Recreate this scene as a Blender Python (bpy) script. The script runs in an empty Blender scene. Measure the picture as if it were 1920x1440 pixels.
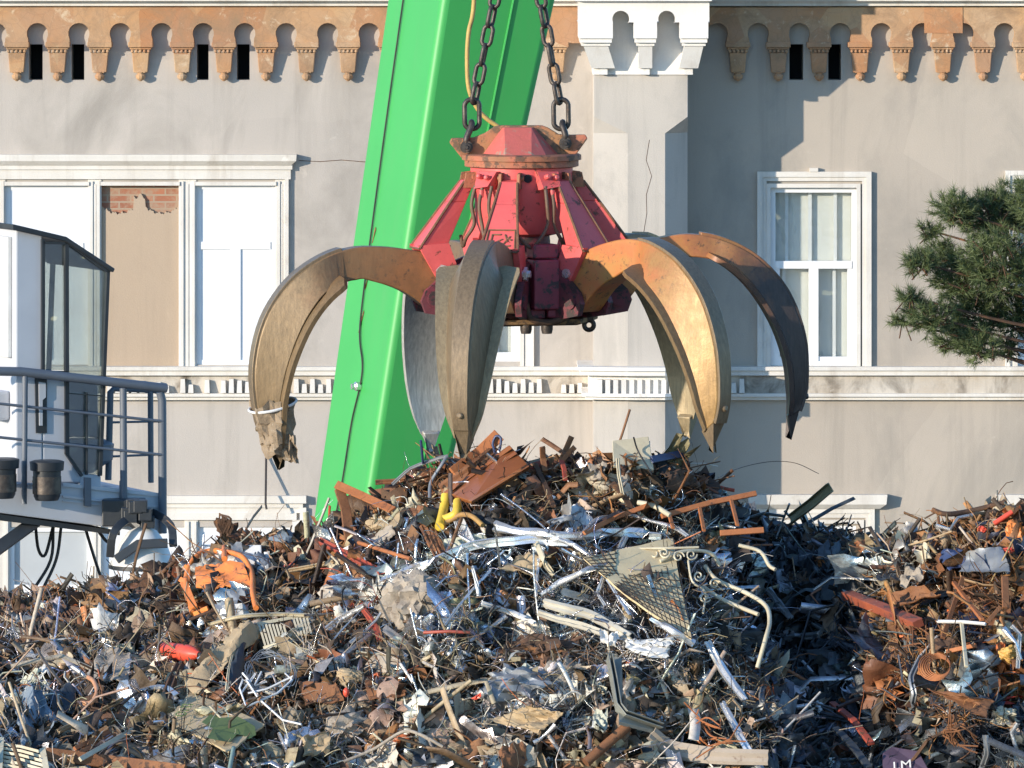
import bpy, bmesh, math, random
import numpy as np
from mathutils import Vector
R = math.radians
rng = np.random.default_rng(7); random.seed(7)
SC = bpy.context.scene
COL = SC.collection
# ------------------------------------------------------------------ camera, sky, sun, exposure
F = 0.135            # frame width divided by distance (long lens)
ZC, HOR = 9.8, -280  # eye height; the picture row of the horizon (lens shifted down, verticals stay vertical)
cam = bpy.data.cameras.new('camera'); co = bpy.data.objects.new('camera', cam); COL.objects.link(co)
co.location = (0, 0, ZC); co.rotation_euler = (R(90), 0, 0)
cam.sensor_width = 36; cam.lens = 36 / F; cam.shift_y = -(720 - HOR) / 1920
cam.clip_start = 0.5; cam.clip_end = 3000
SC.camera = co
AZ, EL = R(52), R(10.5)
W = bpy.data.worlds.new('World'); SC.world = W; W.use_nodes = True
wn = W.node_tree.nodes; wl = W.node_tree.links
sky = wn.new('ShaderNodeTexSky'); sky.sky_type = 'NISHITA'; sky.sun_disc = False
sky.sun_elevation = EL; sky.sun_rotation = math.pi + AZ; sky.dust_density = 0.1; sky.ozone_density = 4.0
bg = wn['Background']; bg.inputs['Strength'].default_value = 0.15
wl.new(sky.outputs[0], bg.inputs['Color'])
sd = bpy.data.lights.new('sun', 'SUN'); sd.energy = 2.3; sd.angle = R(0.5); sd.color = (1.0, 0.885, 0.73)
so = bpy.data.objects.new('sun', sd); COL.objects.link(so)
SUN = Vector((math.sin(AZ) * math.cos(EL), math.cos(AZ) * math.cos(EL), -math.sin(EL)))
so.rotation_euler = SUN.to_track_quat('-Z', 'Y').to_euler(); so.location = (-20, -10, 30)
SC.view_settings.view_transform = 'Standard'; SC.view_settings.look = 'None'
SC.view_settings.gamma = 1; SC.view_settings.exposure = 1.34
SC.cycles.use_denoising = True
SC.cycles.max_bounces = 6

# ------------------------------------------------------------------ helpers
def P(px, py, Y):
    k = F * Y / 1920
    return np.array(((px - 960) * k, Y, ZC - (py - HOR) * k))

ORG = {}
class MB:
    def __init__(s): s.v = []; s.f = []
    def add(s, v, f):
        b = len(s.v); s.v.extend([tuple(map(float, p)) for p in v]); s.f.extend([tuple(i + b for i in q) for q in f]); return s
    def box(s, x0, x1, y0, y1, z0, z1):
        return s.hexa([(x0, y0, z0), (x1, y0, z0), (x1, y1, z0), (x0, y1, z0), (x0, y0, z1), (x1, y0, z1), (x1, y1, z1), (x0, y1, z1)])
    def hexa(s, p):
        return s.add(p, [(0, 3, 2, 1), (4, 5, 6, 7), (0, 1, 5, 4), (1, 2, 6, 5), (2, 3, 7, 6), (3, 0, 4, 7)])
    def prism(s, a, b):          # two matching rings of points
        n = len(a)
        return s.add(list(a) + list(b), [tuple(range(n))[::-1], tuple(range(n, 2 * n))] + [(i, (i + 1) % n, n + (i + 1) % n, n + i) for i in range(n)])
    def sweep(s, pts, prof, ref=(0, -1, .15), scale=None, caps=True, closed=False):
        pts = np.array(pts, float); K = len(pts); n = len(prof)
        if closed: t = np.roll(pts, -1, 0) - np.roll(pts, 1, 0)
        else: t = np.gradient(pts, axis=0)
        t /= np.linalg.norm(t, axis=1)[:, None] + 1e-9
        ref = np.array(ref, float); ref = np.broadcast_to(ref, t.shape)
        sd_ = np.cross(t, ref); l = np.linalg.norm(sd_, axis=1)[:, None]
        sd_ = np.where(l < 1e-3, np.array([[1., 0, 0]]), sd_ / (l + 1e-9)); nn = np.cross(sd_, t)
        sc = np.ones(K) if scale is None else np.array(scale)
        v = []
        for k in range(K):
            for a, b in prof: v.append(pts[k] + (sd_[k] * a + nn[k] * b) * sc[k])
        f = []
        for k in range(K if closed else K - 1):
            k2 = (k + 1) % K
            for i in range(n):
                j = (i + 1) % n; f.append((k * n + i, k * n + j, k2 * n + j, k2 * n + i))
        if caps and not closed: f += [tuple(range(n))[::-1], tuple(range((K - 1) * n, K * n))]
        return s.add(v, f)
    def tube(s, pts, r, n=8, **k):
        return s.sweep(pts, [(r * math.cos(2 * math.pi * i / n), r * math.sin(2 * math.pi * i / n)) for i in range(n)], **k)
    def bar(s, pts, w, t, **k):
        return s.sweep(pts, [(-w / 2, -t / 2), (w / 2, -t / 2), (w / 2, t / 2), (-w / 2, t / 2)], **k)
    def lathe(s, c, prof, n=24, axis=(0, 0, 1), a0=0):
        c = np.array(c, float); ax = Vector(axis).normalized(); q = Vector((0, 0, 1)).rotation_difference(ax)
        v = []
        for r, z in prof:
            for i in range(n):
                a = a0 + 2 * math.pi * i / n; v.append(c + np.array(q @ Vector((r * math.cos(a), r * math.sin(a), z))))
        K = len(prof); f = [(k * n + i, k * n + (i + 1) % n, (k + 1) * n + (i + 1) % n, (k + 1) * n + i) for k in range(K - 1) for i in range(n)]
        f += [tuple(range(n))[::-1], tuple(range((K - 1) * n, K * n))]
        return s.add(v, f)
    def sheet(s, c, nu=8, nv=6, amp=.03, seed=0, th=.004, rag=0.0, rough=0.0):
        g = np.random.default_rng(seed); c = [np.array(p, float) for p in c]
        U, V = np.meshgrid(np.linspace(0, 1, nu), np.linspace(0, 1, nv), indexing='ij')
        p = (c[0][None, None] * ((1 - U) * (1 - V))[..., None] + c[1] * (U * (1 - V))[..., None] + c[2] * (U * V)[..., None] + c[3] * ((1 - U) * V)[..., None])
        nr = np.cross(c[1] - c[0], c[3] - c[0]); nr /= np.linalg.norm(nr) + 1e-9
        if nr[1] > 0: nr = -nr
        d = np.zeros_like(U)
        for k in range(5):
            a, b, ph = g.normal(0, 3 + k * 1.6), g.normal(0, 3 + k * 1.6), g.uniform(0, 6.28)
            w = np.sin(U * a + V * b + ph); d += (np.abs(w) * 1.3 - .6 if k % 2 else w) / (1 + .5 * k)
        p = p + nr * (d * amp * .6)[..., None] + g.normal(0, 1, p.shape) * rough
        if rag:
            e = np.minimum(np.minimum(U, 1 - U), np.minimum(V, 1 - V)) < 1e-6
            cen = p.mean((0, 1)); lf = sum(np.sin(U * g.normal(0, 7) + V * g.normal(0, 7) + g.uniform(0, 6)) for _ in range(3)) / 3
            ring = np.clip(1 - 4 * np.minimum(np.minimum(U, 1 - U), np.minimum(V, 1 - V)), 0, 1); p = p + (cen - p) * (ring * rag * (.55 + .55 * lf) + e * g.uniform(0, rag * .25, U.shape))[..., None]
        n = nu * nv; v = np.concatenate([p.reshape(-1, 3), p.reshape(-1, 3) - nr * th]); f = []
        ix = lambda i, j: i * nv + j
        for i in range(nu - 1):
            for j in range(nv - 1):
                q = (ix(i, j), ix(i + 1, j), ix(i + 1, j + 1), ix(i, j + 1)); f += [q, tuple(n + a for a in q[::-1])]
        rim = [ix(i, 0) for i in range(nu)] + [ix(nu - 1, j) for j in range(1, nv)] + [ix(i, nv - 1) for i in range(nu - 2, -1, -1)] + [ix(0, j) for j in range(nv - 2, 0, -1)]
        f += [(rim[k], rim[(k + 1) % len(rim)], n + rim[(k + 1) % len(rim)], n + rim[k]) for k in range(len(rim))]
        return s.add(v, f)
    def build(s, name, mat, parent=None, smooth=None, bevel=0, seg=2, attr=None):
        v = np.array(s.v)
        if parent is None: o0 = np.array(((v[:, 0].min() + v[:, 0].max()) / 2, (v[:, 1].min() + v[:, 1].max()) / 2, v[:, 2].min()))
        else: o0 = ORG[parent.name]
        me = bpy.data.meshes.new(name); me.from_pydata((v - o0).tolist(), [], s.f); me.update()
        bm = bmesh.new(); bm.from_mesh(me); bmesh.ops.recalc_face_normals(bm, faces=bm.faces); bm.to_mesh(me); bm.free()
        if smooth is not None:
            me.polygons.foreach_set('use_smooth', [True] * len(me.polygons)); me.set_sharp_from_angle(angle=R(smooth))
        if attr is not None:
            a = me.attributes.new('s', 'FLOAT', 'POINT'); a.data.foreach_set('value', np.array(attr, np.float32))
        o = bpy.data.objects.new(name, me); COL.objects.link(o)
        if mat: me.materials.append(mat)
        if parent is None: o.location = o0
        else: o.parent = parent
        ORG[o.name] = o0
        if bevel:
            m = o.modifiers.new('bevel', 'BEVEL'); m.width = bevel; m.segments = seg; m.limit_method = 'ANGLE'; m.angle_limit = R(35); m.harden_normals = False
        return o

def tag(o, label=None, cat=None, group=None, kind=None):
    if label: o['label'] = label
    if cat: o['category'] = cat
    if group: o['group'] = group
    if kind: o['kind'] = kind
    return o
def empty(name, loc, label, cat, group=None):
    o = bpy.data.objects.new(name, None); COL.objects.link(o); o.location = tuple(loc); o.empty_display_size = .2
    ORG[o.name] = np.array(loc, float); return tag(o, label, cat, group)
def copyto(o, parent, delta=(0, 0, 0)):
    c = o.copy(); COL.objects.link(c); c.parent = parent; c.location = Vector(o.location) + Vector(delta); ORG[c.name] = ORG[o.name]
    for ch in [x for x in COL.objects if x.parent is o]: copyto(ch, c)
    return c
def smooth(pts, n=6):
    p = np.array(pts, float); q = np.vstack([2 * p[0] - p[1], p, 2 * p[-1] - p[-2]]); out = []
    for i in range(1, len(q) - 2):
        for k in range(n):
            t = k / n; out.append(.5 * (2 * q[i] + (q[i + 1] - q[i - 1]) * t + (2 * q[i - 1] - 5 * q[i] + 4 * q[i + 1] - q[i + 2]) * t * t + (3 * q[i] - q[i - 1] - 3 * q[i + 1] + q[i + 2]) * t ** 3))
    out.append(p[-1]); return np.array(out)

# ------------------------------------------------------------------ materials
def nt(name):
    m = bpy.data.materials.new(name); m.use_nodes = True; t = m.node_tree; return m, t, t.nodes['Principled BSDF']
def rgb(c): return (c[0], c[1], c[2], 1)
def noise(t, vec, scale, detail=5, rough=.6, dist=0):
    n = t.nodes.new('ShaderNodeTexNoise'); n.inputs['Scale'].default_value = scale; n.inputs['Detail'].default_value = detail
    n.inputs['Roughness'].default_value = rough; n.inputs['Distortion'].default_value = dist
    t.links.new(vec, n.inputs['Vector']); return n.outputs['Fac']
def ramp(t, fac, a, b, ca=(0, 0, 0), cb=(1, 1, 1)):
    n = t.nodes.new('ShaderNodeValToRGB'); e = n.color_ramp.elements; e[0].position, e[1].position = a, b
    e[0].color, e[1].color = rgb(ca), rgb(cb); t.links.new(fac, n.inputs[0]); return n.outputs[0]
def mix(t, fac, a, b, mode='MIX'):
    n = t.nodes.new('ShaderNodeMix'); n.data_type = 'RGBA'; n.blend_type = mode
    for s, x in ((0, fac), (6, a), (7, b)):
        if hasattr(x, 'links'): t.links.new(x, n.inputs[s])
        else: n.inputs[s].default_value = rgb(x) if s else x
    return n.outputs[2]
def coords(t, scale=None):
    c = t.nodes.new('ShaderNodeTexCoord').outputs['Object']
    if scale:
        m = t.nodes.new('ShaderNodeMapping'); m.inputs['Scale'].default_value = scale; t.links.new(c, m.inputs[0]); return m.outputs[0]
    return c
def bump(t, b, h, strength, dist=.02):
    n = t.nodes.new('ShaderNodeBump'); n.inputs['Strength'].default_value = strength; n.inputs['Distance'].default_value = dist
    t.links.new(h, n.inputs['Height']); t.links.new(n.outputs[0], b.inputs['Normal'])
def worn(name, c1, c2, rough=.6, metal=0., spot=None, spot_amt=.55, sc=6, spsc=12, bmp=.2, bsc=40, stretch=None, rvar=.15):
    m, t, b = nt(name); v = coords(t, stretch)
    col = mix(t, ramp(t, noise(t, v, sc), .35, .65), c1, c2)
    if spot is not None:
        k = ramp(t, noise(t, v, spsc, 7, .7, .3), spot_amt, spot_amt + .06); col = mix(t, k, col, spot)
        if metal:
            inv = t.nodes.new('ShaderNodeMath'); inv.operation = 'MULTIPLY_ADD'; inv.inputs[1].default_value = -metal; inv.inputs[2].default_value = metal
            t.links.new(k, inv.inputs[0]); t.links.new(inv.outputs[0], b.inputs['Metallic'])
    elif metal: b.inputs['Metallic'].default_value = metal
    t.links.new(col, b.inputs['Base Color'])
    r = t.nodes.new('ShaderNodeMapRange'); r.inputs[3].default_value = max(.05, rough - rvar); r.inputs[4].default_value = min(1, rough + rvar)
    t.links.new(noise(t, v, sc * 3), r.inputs[0]); t.links.new(r.outputs[0], b.inputs['Roughness'])
    if bmp: bump(t, b, noise(t, v, bsc, 6, .65), bmp, .01)
    return m
RUSTD = worn('rust_dark', (.055, .032, .02), (.13, .065, .035), .85, 0, (.2, .09, .035), .56, 8, 14, .5)
RUST = worn('rust', (.16, .065, .028), (.27, .115, .045), .8, 0, (.07, .035, .02), .55, 7, 10, .4)
RUSTO = worn('rust_orange', (.42, .15, .05), (.32, .11, .04), .75, 0, (.12, .05, .025), .6, 6, 12, .35)
REDP = worn('red_paint', (.42, .085, .05), (.33, .07, .045), .5, 0, (.13, .06, .035), .58, 6, 14, .2)
SILV = worn('aluminium', (.80, .79, .77), (.66, .65, .64), .28, .75, (.30, .27, .24), .66, 5, 9, .35, 14)
ZINC = worn('zinc_sheet', (.36, .37, .38), (.26, .265, .27), .5, .6, (.2, .13, .08), .64, 5, 9, .3, 14)
CREAM = worn('cream_paint', (.6, .53, .38), (.48, .41, .28), .6, 0, (.24, .15, .08), .64, 5, 9, .2)
WHITE = worn('white_enamel', (.74, .73, .7), (.62, .6, .56), .45, 0, (.3, .2, .12), .68, 5, 9, .1)
NAVY = worn('navy_paint', (.03, .05, .12), (.05, .07, .15), .45, 0, (.1, .06, .04), .66, 5, 9, .1)
BLACK = worn('black_rubber', (.015, .016, .018), (.03, .03, .032), .6, 0, None, .6, 5, 9, .2)
YELL = worn('yellow_paint', (.72, .5, .05), (.62, .4, .05), .5, 0, (.25, .15, .05), .66, 8, 16, .1)
ORAN = worn('orange_paint', (.78, .24, .05), (.66, .2, .05), .5, 0, (.16, .07, .035), .58, 6, 11, .2)
TAN = worn('tan_board', (.46, .34, .2), (.36, .26, .15), .85, 0, (.2, .13, .08), .62, 6, 10, .4)
BEIGE = worn('beige_fibre', (.40, .34, .27), (.28, .23, .18), .95, 0, (.12, .09, .07), .58, 10, 22, .8)
OLIVE = worn('olive_paint', (.17, .16, .09), (.22, .2, .12), .55, 0, (.1, .07, .04), .62, 6, 10, .2)
CLOTH = worn('grey_blue_cloth', (.17, .21, .25), (.24, .28, .31), .8, 0, None, .6, 5, 9, .3)
DGREY = worn('dark_sheet', (.035, .042, .05), (.07, .08, .09), .5, .3, (.09, .06, .045), .66, 6, 10, .3)
PURP = worn('plum_paint', (.075, .05, .08), (.095, .065, .1), .5, 0, (.4, .1, .06), .68, 6, 10, .1)
PINKW = worn('crimson_paint', (.70, .115, .105), (.6, .09, .085), .5, 0, (.13, .05, .03), .59, 4, 13, .15)
CHAINM = worn('chain_steel', (.06, .05, .045), (.11, .09, .075), .5, .6, (.14, .08, .05), .6, 20, 30, .3)
WIREW = worn('white_wire', (.75, .74, .72), (.6, .6, .6), .5, 0)
HOSEM = worn('hose_rubber', (.02, .018, .018), (.05, .04, .035), .5, 0)
YHOSE = worn('yellow_hose', (.55, .36, .1), (.4, .26, .08), .6, 0, (.1, .07, .04), .62, 10, 20)
GREENP = worn('green_print', (.13, .18, .055), (.1, .14, .05), .8, 0, (.36, .28, .16), .72, 6, 12)

def steel_mat(name, arm, arm2, low, split=.55, shine=.8):
    m, t, b = nt(name); v = coords(t); at = t.nodes.new('ShaderNodeAttribute'); at.attribute_name = 's'
    n = noise(t, v, 4, 6, .65); a = t.nodes.new('ShaderNodeMath'); a.operation = 'MULTIPLY_ADD'; a.inputs[1].default_value = .5
    t.links.new(n, a.inputs[0]); t.links.new(at.outputs['Fac'], a.inputs[2])
    k = ramp(t, a.outputs[0], split + .12, split + .45)
    paint = mix(t, ramp(t, noise(t, v, 7, 6, .7), .4, .6), arm, arm2)
    paint = mix(t, ramp(t, noise(t, v, 22, 8, .75, .4), .56, .64), paint, (.1, .055, .03))
    lowc = mix(t, ramp(t, noise(t, coords(t, (14, 14, 2)), 5, 6, .7), .35, .68), low, tuple(x * .6 for x in low))
    t.links.new(mix(t, k, paint, lowc), b.inputs['Base Color'])
    mt = t.nodes.new('ShaderNodeMath'); mt.operation = 'MULTIPLY'; mt.inputs[1].default_value = shine; t.links.new(k, mt.inputs[0]); t.links.new(mt.outputs[0], b.inputs['Metallic'])
    r = t.nodes.new('ShaderNodeMapRange'); r.inputs[3].default_value = .32; r.inputs[4].default_value = .62; t.links.new(noise(t, v, 12), r.inputs[0]); t.links.new(r.outputs[0], b.inputs['Roughness'])
    bump(t, b, noise(t, v, 45, 6, .7), .25, .006); return m
TBROWN = steel_mat('tine_brown', (.27, .115, .042), (.2, .09, .035), (.26, .175, .09), .35, .3)
TGOLD = steel_mat('tine_ochre', (.44, .2, .055), (.5, .155, .05), (.36, .215, .08), .5, .25)
TSTEEL = steel_mat('tine_steel', (.36, .24, .11), (.30, .2, .1), (.40, .31, .185), .3, .35)
TSILV = steel_mat('tine_polished', (.3, .24, .16), (.2, .16, .11), (.66, .62, .56), .12, .5)
TRIGHT = steel_mat('tine_orange_shaded', (.5, .22, .06), (.48, .17, .06), (.075, .055, .05), .42, .2)  # orange arm; the shade on the lower part is put into its dark colour
TDARK = steel_mat('tine_spine', (.15, .1, .065), (.2, .115, .06), (.24, .17, .1), .3, .3)

def plaster(name, c1, c2, stain, sc=.5, st_lo=.52):
    m, t, b = nt(name); v = coords(t)
    col = mix(t, ramp(t, noise(t, v, sc, 6, .6), .35, .65), c1, c2)
    col = mix(t, ramp(t, noise(t, coords(t, (1, 1, .55)), sc * 1.7, 8, .65, .6), st_lo, st_lo + .22), col, stain)
    col = mix(t, ramp(t, noise(t, coords(t, (1.6, 1, .10)), 1.5, 7, .7, .3), .52, .78, (0, 0, 0), (.6, .6, .6)), col, tuple(x * .82 for x in stain))
    pv = t.nodes.new('ShaderNodeTexVoronoi'); pv.inputs['Scale'].default_value = .42; pv.inputs['Randomness'].default_value = 1
    wv = t.nodes.new('ShaderNodeMix'); wv.data_type = 'VECTOR'; wv.inputs[0].default_value = .08; t.links.new(v, wv.inputs[4]); nn_ = t.nodes.new('ShaderNodeTexNoise'); nn_.inputs['Scale'].default_value = 2.5; nn_.inputs['Detail'].default_value = 5; t.links.new(v, nn_.inputs['Vector']); t.links.new(nn_.outputs['Color'], wv.inputs[5]); t.links.new(wv.outputs[1], pv.inputs['Vector'])
    sp2 = t.nodes.new('ShaderNodeSeparateColor'); t.links.new(pv.outputs['Color'], sp2.inputs[0])
    col = mix(t, .28, col, mix(t, sp2.outputs[1], (.78, .76, .74), (1.12, 1.1, 1.06)), 'MULTIPLY')
    col = mix(t, ramp(t, noise(t, v, 3.2, 9, .75, .4), .62, .7, (0, 0, 0), (.5, .5, .5)), col, tuple(min(1, x * 1.12) for x in c1))
    col = mix(t, .35, col, mix(t, noise(t, v, 60, 4, .7), (.75, .75, .75), (1.15, 1.15, 1.15)), 'MULTIPLY')
    t.links.new(col, b.inputs['Base Color']); b.inputs['Roughness'].default_value = .92
    bump(t, b, noise(t, v, 70, 5, .7), .3, .01); return m
WALLM = plaster('wall_plaster', (.50, .45, .40), (.44, .40, .36), (.33, .30, .265), .5, .47)
TURM = plaster('turret_plaster', (.52, .475, .42), (.46, .42, .375), (.31, .29, .26), .6, .5)
WHITEP = plaster('white_moulding', (.72, .69, .64), (.64, .6, .54), (.42, .34, .26), 1.6, .6)
CAPW = plaster('white_render', (.8, .78, .74), (.72, .69, .65), (.5, .42, .34), 1.5, .62)
STAINW = plaster('weathered_moulding', (.58, .53, .46), (.46, .39, .31), (.08, .06, .04), 1.6, .47)
FILL = plaster('infill_plaster', (.46, .35, .25), (.43, .33, .24), (.38, .29, .21), .5, .6)
def terracotta(name, c1, c2):
    m, t, b = nt(name); v = coords(t)
    col = mix(t, ramp(t, noise(t, v, 1.6, 6, .6), .38, .62), c1, c2)
    w = t.nodes.new('ShaderNodeTexVoronoi'); w.feature = 'DISTANCE_TO_EDGE'; w.inputs['Scale'].default_value = 5.5; t.links.new(coords(t, (1, .2, 1)), w.inputs['Vector'])
    col = mix(t, ramp(t, w.outputs['Distance'], .0, .03, (.35, .35, .35), (0, 0, 0)), col, (.2, .12, .07))
    cell = t.nodes.new('ShaderNodeTexVoronoi'); cell.inputs['Scale'].default_value = 1.9; t.links.new(coords(t, (1, .2, 1)), cell.inputs['Vector'])
    sepc = t.nodes.new('ShaderNodeSeparateColor'); t.links.new(cell.outputs['Color'], sepc.inputs[0])
    col = mix(t, sepc.outputs[0], mix(t, .55, col, (.34, .13, .06)), mix(t, .35, col, (.52, .38, .24)))
    col = mix(t, ramp(t, noise(t, v, 2.6, 9, .75, .6), .47, .68), col, (.30, .19, .11))
    col = mix(t, ramp(t, noise(t, v, 6, 8, .75, .6), .58, .68), col, (.58, .44, .3))
    t.links.new(col, b.inputs['Base Color']); b.inputs['Roughness'].default_value = .9
    bump(t, b, noise(t, v, 30, 6, .7), .4, .015); return m
TERRA = terracotta('terracotta', (.52, .28, .12), (.46, .31, .19))
TERRO = terracotta('terracotta_new', (.54, .23, .085), (.48, .23, .1))
def brickm():
    m, t, b = nt('exposed_brick'); v = coords(t); q = t.nodes.new('ShaderNodeMapping'); q.inputs['Rotation'].default_value = (R(-90), 0, 0); t.links.new(v, q.inputs[0])
    br = t.nodes.new('ShaderNodeTexBrick'); br.inputs['Scale'].default_value = 1; br.inputs['Brick Width'].default_value = .25; br.inputs['Row Height'].default_value = .075; br.inputs['Mortar Size'].default_value = .009
    br.inputs['Color1'].default_value = (.40, .16, .09, 1); br.inputs['Color2'].default_value = (.3, .12, .07, 1); br.inputs['Mortar'].default_value = (.36, .28, .2, 1)
    t.links.new(q.outputs[0], br.inputs['Vector']); t.links.new(mix(t, ramp(t, noise(t, v, 9, 6, .7), .42, .62), br.outputs[0], (.36, .25, .17)), b.inputs['Base Color']); b.inputs['Roughness'].default_value = .95; return m
BRICK = brickm()
def plain(name, c, rough=.6, metal=0):
    m, t, b = nt(name); v = coords(t); t.links.new(mix(t, noise(t, v, 3), tuple(x * .9 for x in c), tuple(min(1, x * 1.08) for x in c)), b.inputs['Base Color'])
    b.inputs['Roughness'].default_value = rough; b.inputs['Metallic'].default_value = metal; return m
VOID = plain('dark_interior', (.012, .012, .014), .9)
WFRAME = plain('window_white', (.78, .78, .78), .45)
BLIND = plain('white_blind', (.74, .75, .77), .5)
SHUT = plain('grey_shutter', (.42, .44, .45), .6)
def glassm(name, tint, gl=.16):
    m = bpy.data.materials.new(name); m.use_nodes = True; t = m.node_tree; t.nodes.clear()
    o = t.nodes.new('ShaderNodeOutputMaterial'); tr = t.nodes.new('ShaderNodeBsdfTransparent'); g = t.nodes.new('ShaderNodeBsdfGlossy'); mx = t.nodes.new('ShaderNodeMixShader')
    tr.inputs[0].default_value = rgb(tint); g.inputs['Roughness'].default_value = .03; g.inputs[0].default_value = (.9, .95, 1, 1)
    v = coords(t); bn = t.nodes.new('ShaderNodeBump'); bn.inputs['Strength'].default_value = .25; bn.inputs['Distance'].default_value = .05; t.links.new(noise(t, v, 2.5, 2, .5), bn.inputs['Height']); t.links.new(bn.outputs[0], g.inputs['Normal'])
    mx.inputs[0].default_value = gl; t.links.new(tr.outputs[0], mx.inputs[1]); t.links.new(g.outputs[0], mx.inputs[2]); t.links.new(mx.outputs[0], o.inputs[0]); return m
GLASS = glassm('window_glass', (.94, .95, .94), .06)
CABGL = glassm('cab_glass', (.8, .84, .8), .3)
CURT = plain('curtain', (.7, .7, .66), .9)
CABG = worn('cab_grey', (.52, .53, .56), (.47, .48, .51), .45, 0, None, .6, 2, 5, .03)
CABD = worn('rail_grey', (.13, .145, .17), (.11, .125, .15), .5, 0, (.3, .3, .28), .7, 4, 12, .05)
CABK = worn('cab_black', (.02, .023, .028), (.035, .038, .042), .4, 0, None, .6, 4, 9, .05)

# ------------------------------------------------------------------ ground
def groundm():
    m, t, b = nt('yard_ground'); v = coords(t); t.links.new(mix(t, ramp(t, noise(t, v, .7, 8, .7), .35, .7), (.16, .14, .12), (.24, .22, .19)), b.inputs['Base Color']); b.inputs['Roughness'].default_value = .95
    bump(t, b, noise(t, v, 6, 8, .7), .5, .05); return m
g = MB().add([(-900, -300, 0), (900, -300, 0), (900, 1500, 0), (-900, 1500, 0)], [(0, 1, 2, 3)]).build('ground', groundm()); tag(g, kind='structure')

# ------------------------------------------------------------------ building
YB = 82.0
bld = empty('town_building', (0, YB, 0), 'pale plastered old building with an orange corbel frieze and white windows behind the grab', 'building')
def bx(mb, px0, py0, px1, py1, d0, d1):           # a box on the facade: picture rectangle measured at its own front face
    a, b = P(px0, py0, YB - d1), P(px1, py1, YB - d1)
    return mb.box(a[0], b[0], YB - d1, YB - d0, b[2], a[2])
X = lambda px: P(px, 0, YB)[0]
Z = lambda py: P(0, py, YB)[2]
openings = []   # (px0,px1,py0,py1)
slots = [(54, 80), (134, 158), (369, 391), (444, 468), (1480, 1506), (1553, 1577)]
WINS = [(10, 165, 348, 684), (368, 516, 346, 684), (845, 975, 350, 678), (1445, 1606, 352, 686), (1908, 2066, 352, 686), (-360, -200, 348, 684),
        (18, 172, 988, 1330), (192, 346, 988, 1330), (371, 545, 988, 1330), (1440, 1605, 985, 1330), (1908, 2066, 985, 1330), (845, 975, 985, 1330)]
NICHE = (190, 335, 347, 686)
holes = [(a, b, 83, 150) for a, b in slots] + WINS + [NICHE]
def wall_mesh(xlo, xhi, holes):
    holes = [h for h in holes if xlo < h[0] < xhi]
    mb = MB(); xs = sorted({xlo, xhi} | {h[0] for h in holes} | {h[1] for h in holes}); ys = sorted({-90, 1422} | {h[2] for h in holes} | {h[3] for h in holes})
    idx = {}; v = []
    def vi(x, y):
        if (x, y) not in idx: idx[(x, y)] = len(v); v.append((X(x), YB, Z(y)))
        return idx[(x, y)]
    f = []
    for i in range(len(xs) - 1):
        for j in range(len(ys) - 1):
            cx, cy = (xs[i] + xs[i + 1]) / 2, (ys[j] + ys[j + 1]) / 2
            if any(h[0] < cx < h[1] and h[2] < cy < h[3] for h in holes): continue
            f.append((vi(xs[i], ys[j + 1]), vi(xs[i + 1], ys[j + 1]), vi(xs[i + 1], ys[j]), vi(xs[i], ys[j])))
    mb.add(v, f)
    for h in holes:
        x0, x1, z0, z1 = X(h[0]), X(h[1]), Z(h[3]), Z(h[2]); y1 = YB + (.06 if h is NICHE else .42)
        mb.add([(x0, YB, z0), (x1, YB, z0), (x1, YB, z1), (x0, YB, z1), (x0, y1, z0), (x1, y1, z0), (x1, y1, z1), (x0, y1, z1)], [(0, 1, 5, 4), (1, 2, 6, 5), (2, 3, 7, 6), (3, 0, 4, 7)])
    xa, xb, zt = X(xlo), X(xhi), Z(-90)
    mb.add([(xa, YB, 0), (xb, YB, 0), (xb, YB + 12, 0), (xa, YB + 12, 0), (xa, YB, zt), (xb, YB, zt), (xb, YB + 12, zt), (xa, YB + 12, zt)], [(2, 3, 7, 6), (3, 0, 4, 7) if xlo < 0 else (1, 2, 6, 5)])
    return mb
WALLR = plaster('wall_plaster_warm', (.46, .40, .335), (.41, .36, .305), (.32, .29, .25), .5, .5)
wall_mesh(-1000, 1200, holes).build('wall', WALLM, bld); wall_mesh(1200, 2900, holes).build('wall', WALLR, bld)
rf = MB(); xa, xb, zt = X(-1020), X(2920), Z(-90)
rf.prism([(xa, YB - .5, zt), (xb, YB - .5, zt), (xb, YB + 12.5, zt), (xa, YB + 12.5, zt)], [(xa + 3, YB + 5.5, zt + 3.2), (xb - 3, YB + 5.5, zt + 3.2), (xb - 3, YB + 6.5, zt + 3.2), (xa + 3, YB + 6.5, zt + 3.2)])
rf.build('roof', TERRO, bld)
for a, b in slots: ib = MB(); bx(ib, a - 6, 70, b + 6, 160, -1.2, -.43); ib.build('slot_lining', VOID, bld)
# niche: bricked-up, plastered, with bare brick at the top
nb = MB()
xs = np.linspace(NICHE[0], NICHE[1], 120); edge = [378 if abs(x - 222) > 33 and abs(x - 303) > 33 else (378 + 22 * math.sqrt(max(0, 1 - ((x - (222 if x < 262 else 303)) / 33) ** 2))) for x in xs]
edge = [e + 1.8 * math.sin(i * .55) + 1.3 * math.sin(i * 1.31 + 1) + 1.0 * math.sin(i * 2.9) for i, e in enumerate(edge)]
edge = [max(e, 374) if not 250 < x < 272 else 368 + 5 * math.sin(x * .4) for e, x in zip(edge, xs)]
nb.add([(X(x), YB + .02, Z(y)) for x, y in zip(xs, edge)] + [(X(x), YB + .02, Z(690)) for x in xs], [(i, i + 1, 121 + i, 120 + i) for i in range(119)])
nb.add([(X(x), YB + .02, Z(y)) for x, y in zip(xs, edge)] + [(X(x), YB + .06, Z(y)) for x, y in zip(xs, edge)], [(i, i + 1, 121 + i, 120 + i) for i in range(119)])
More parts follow.
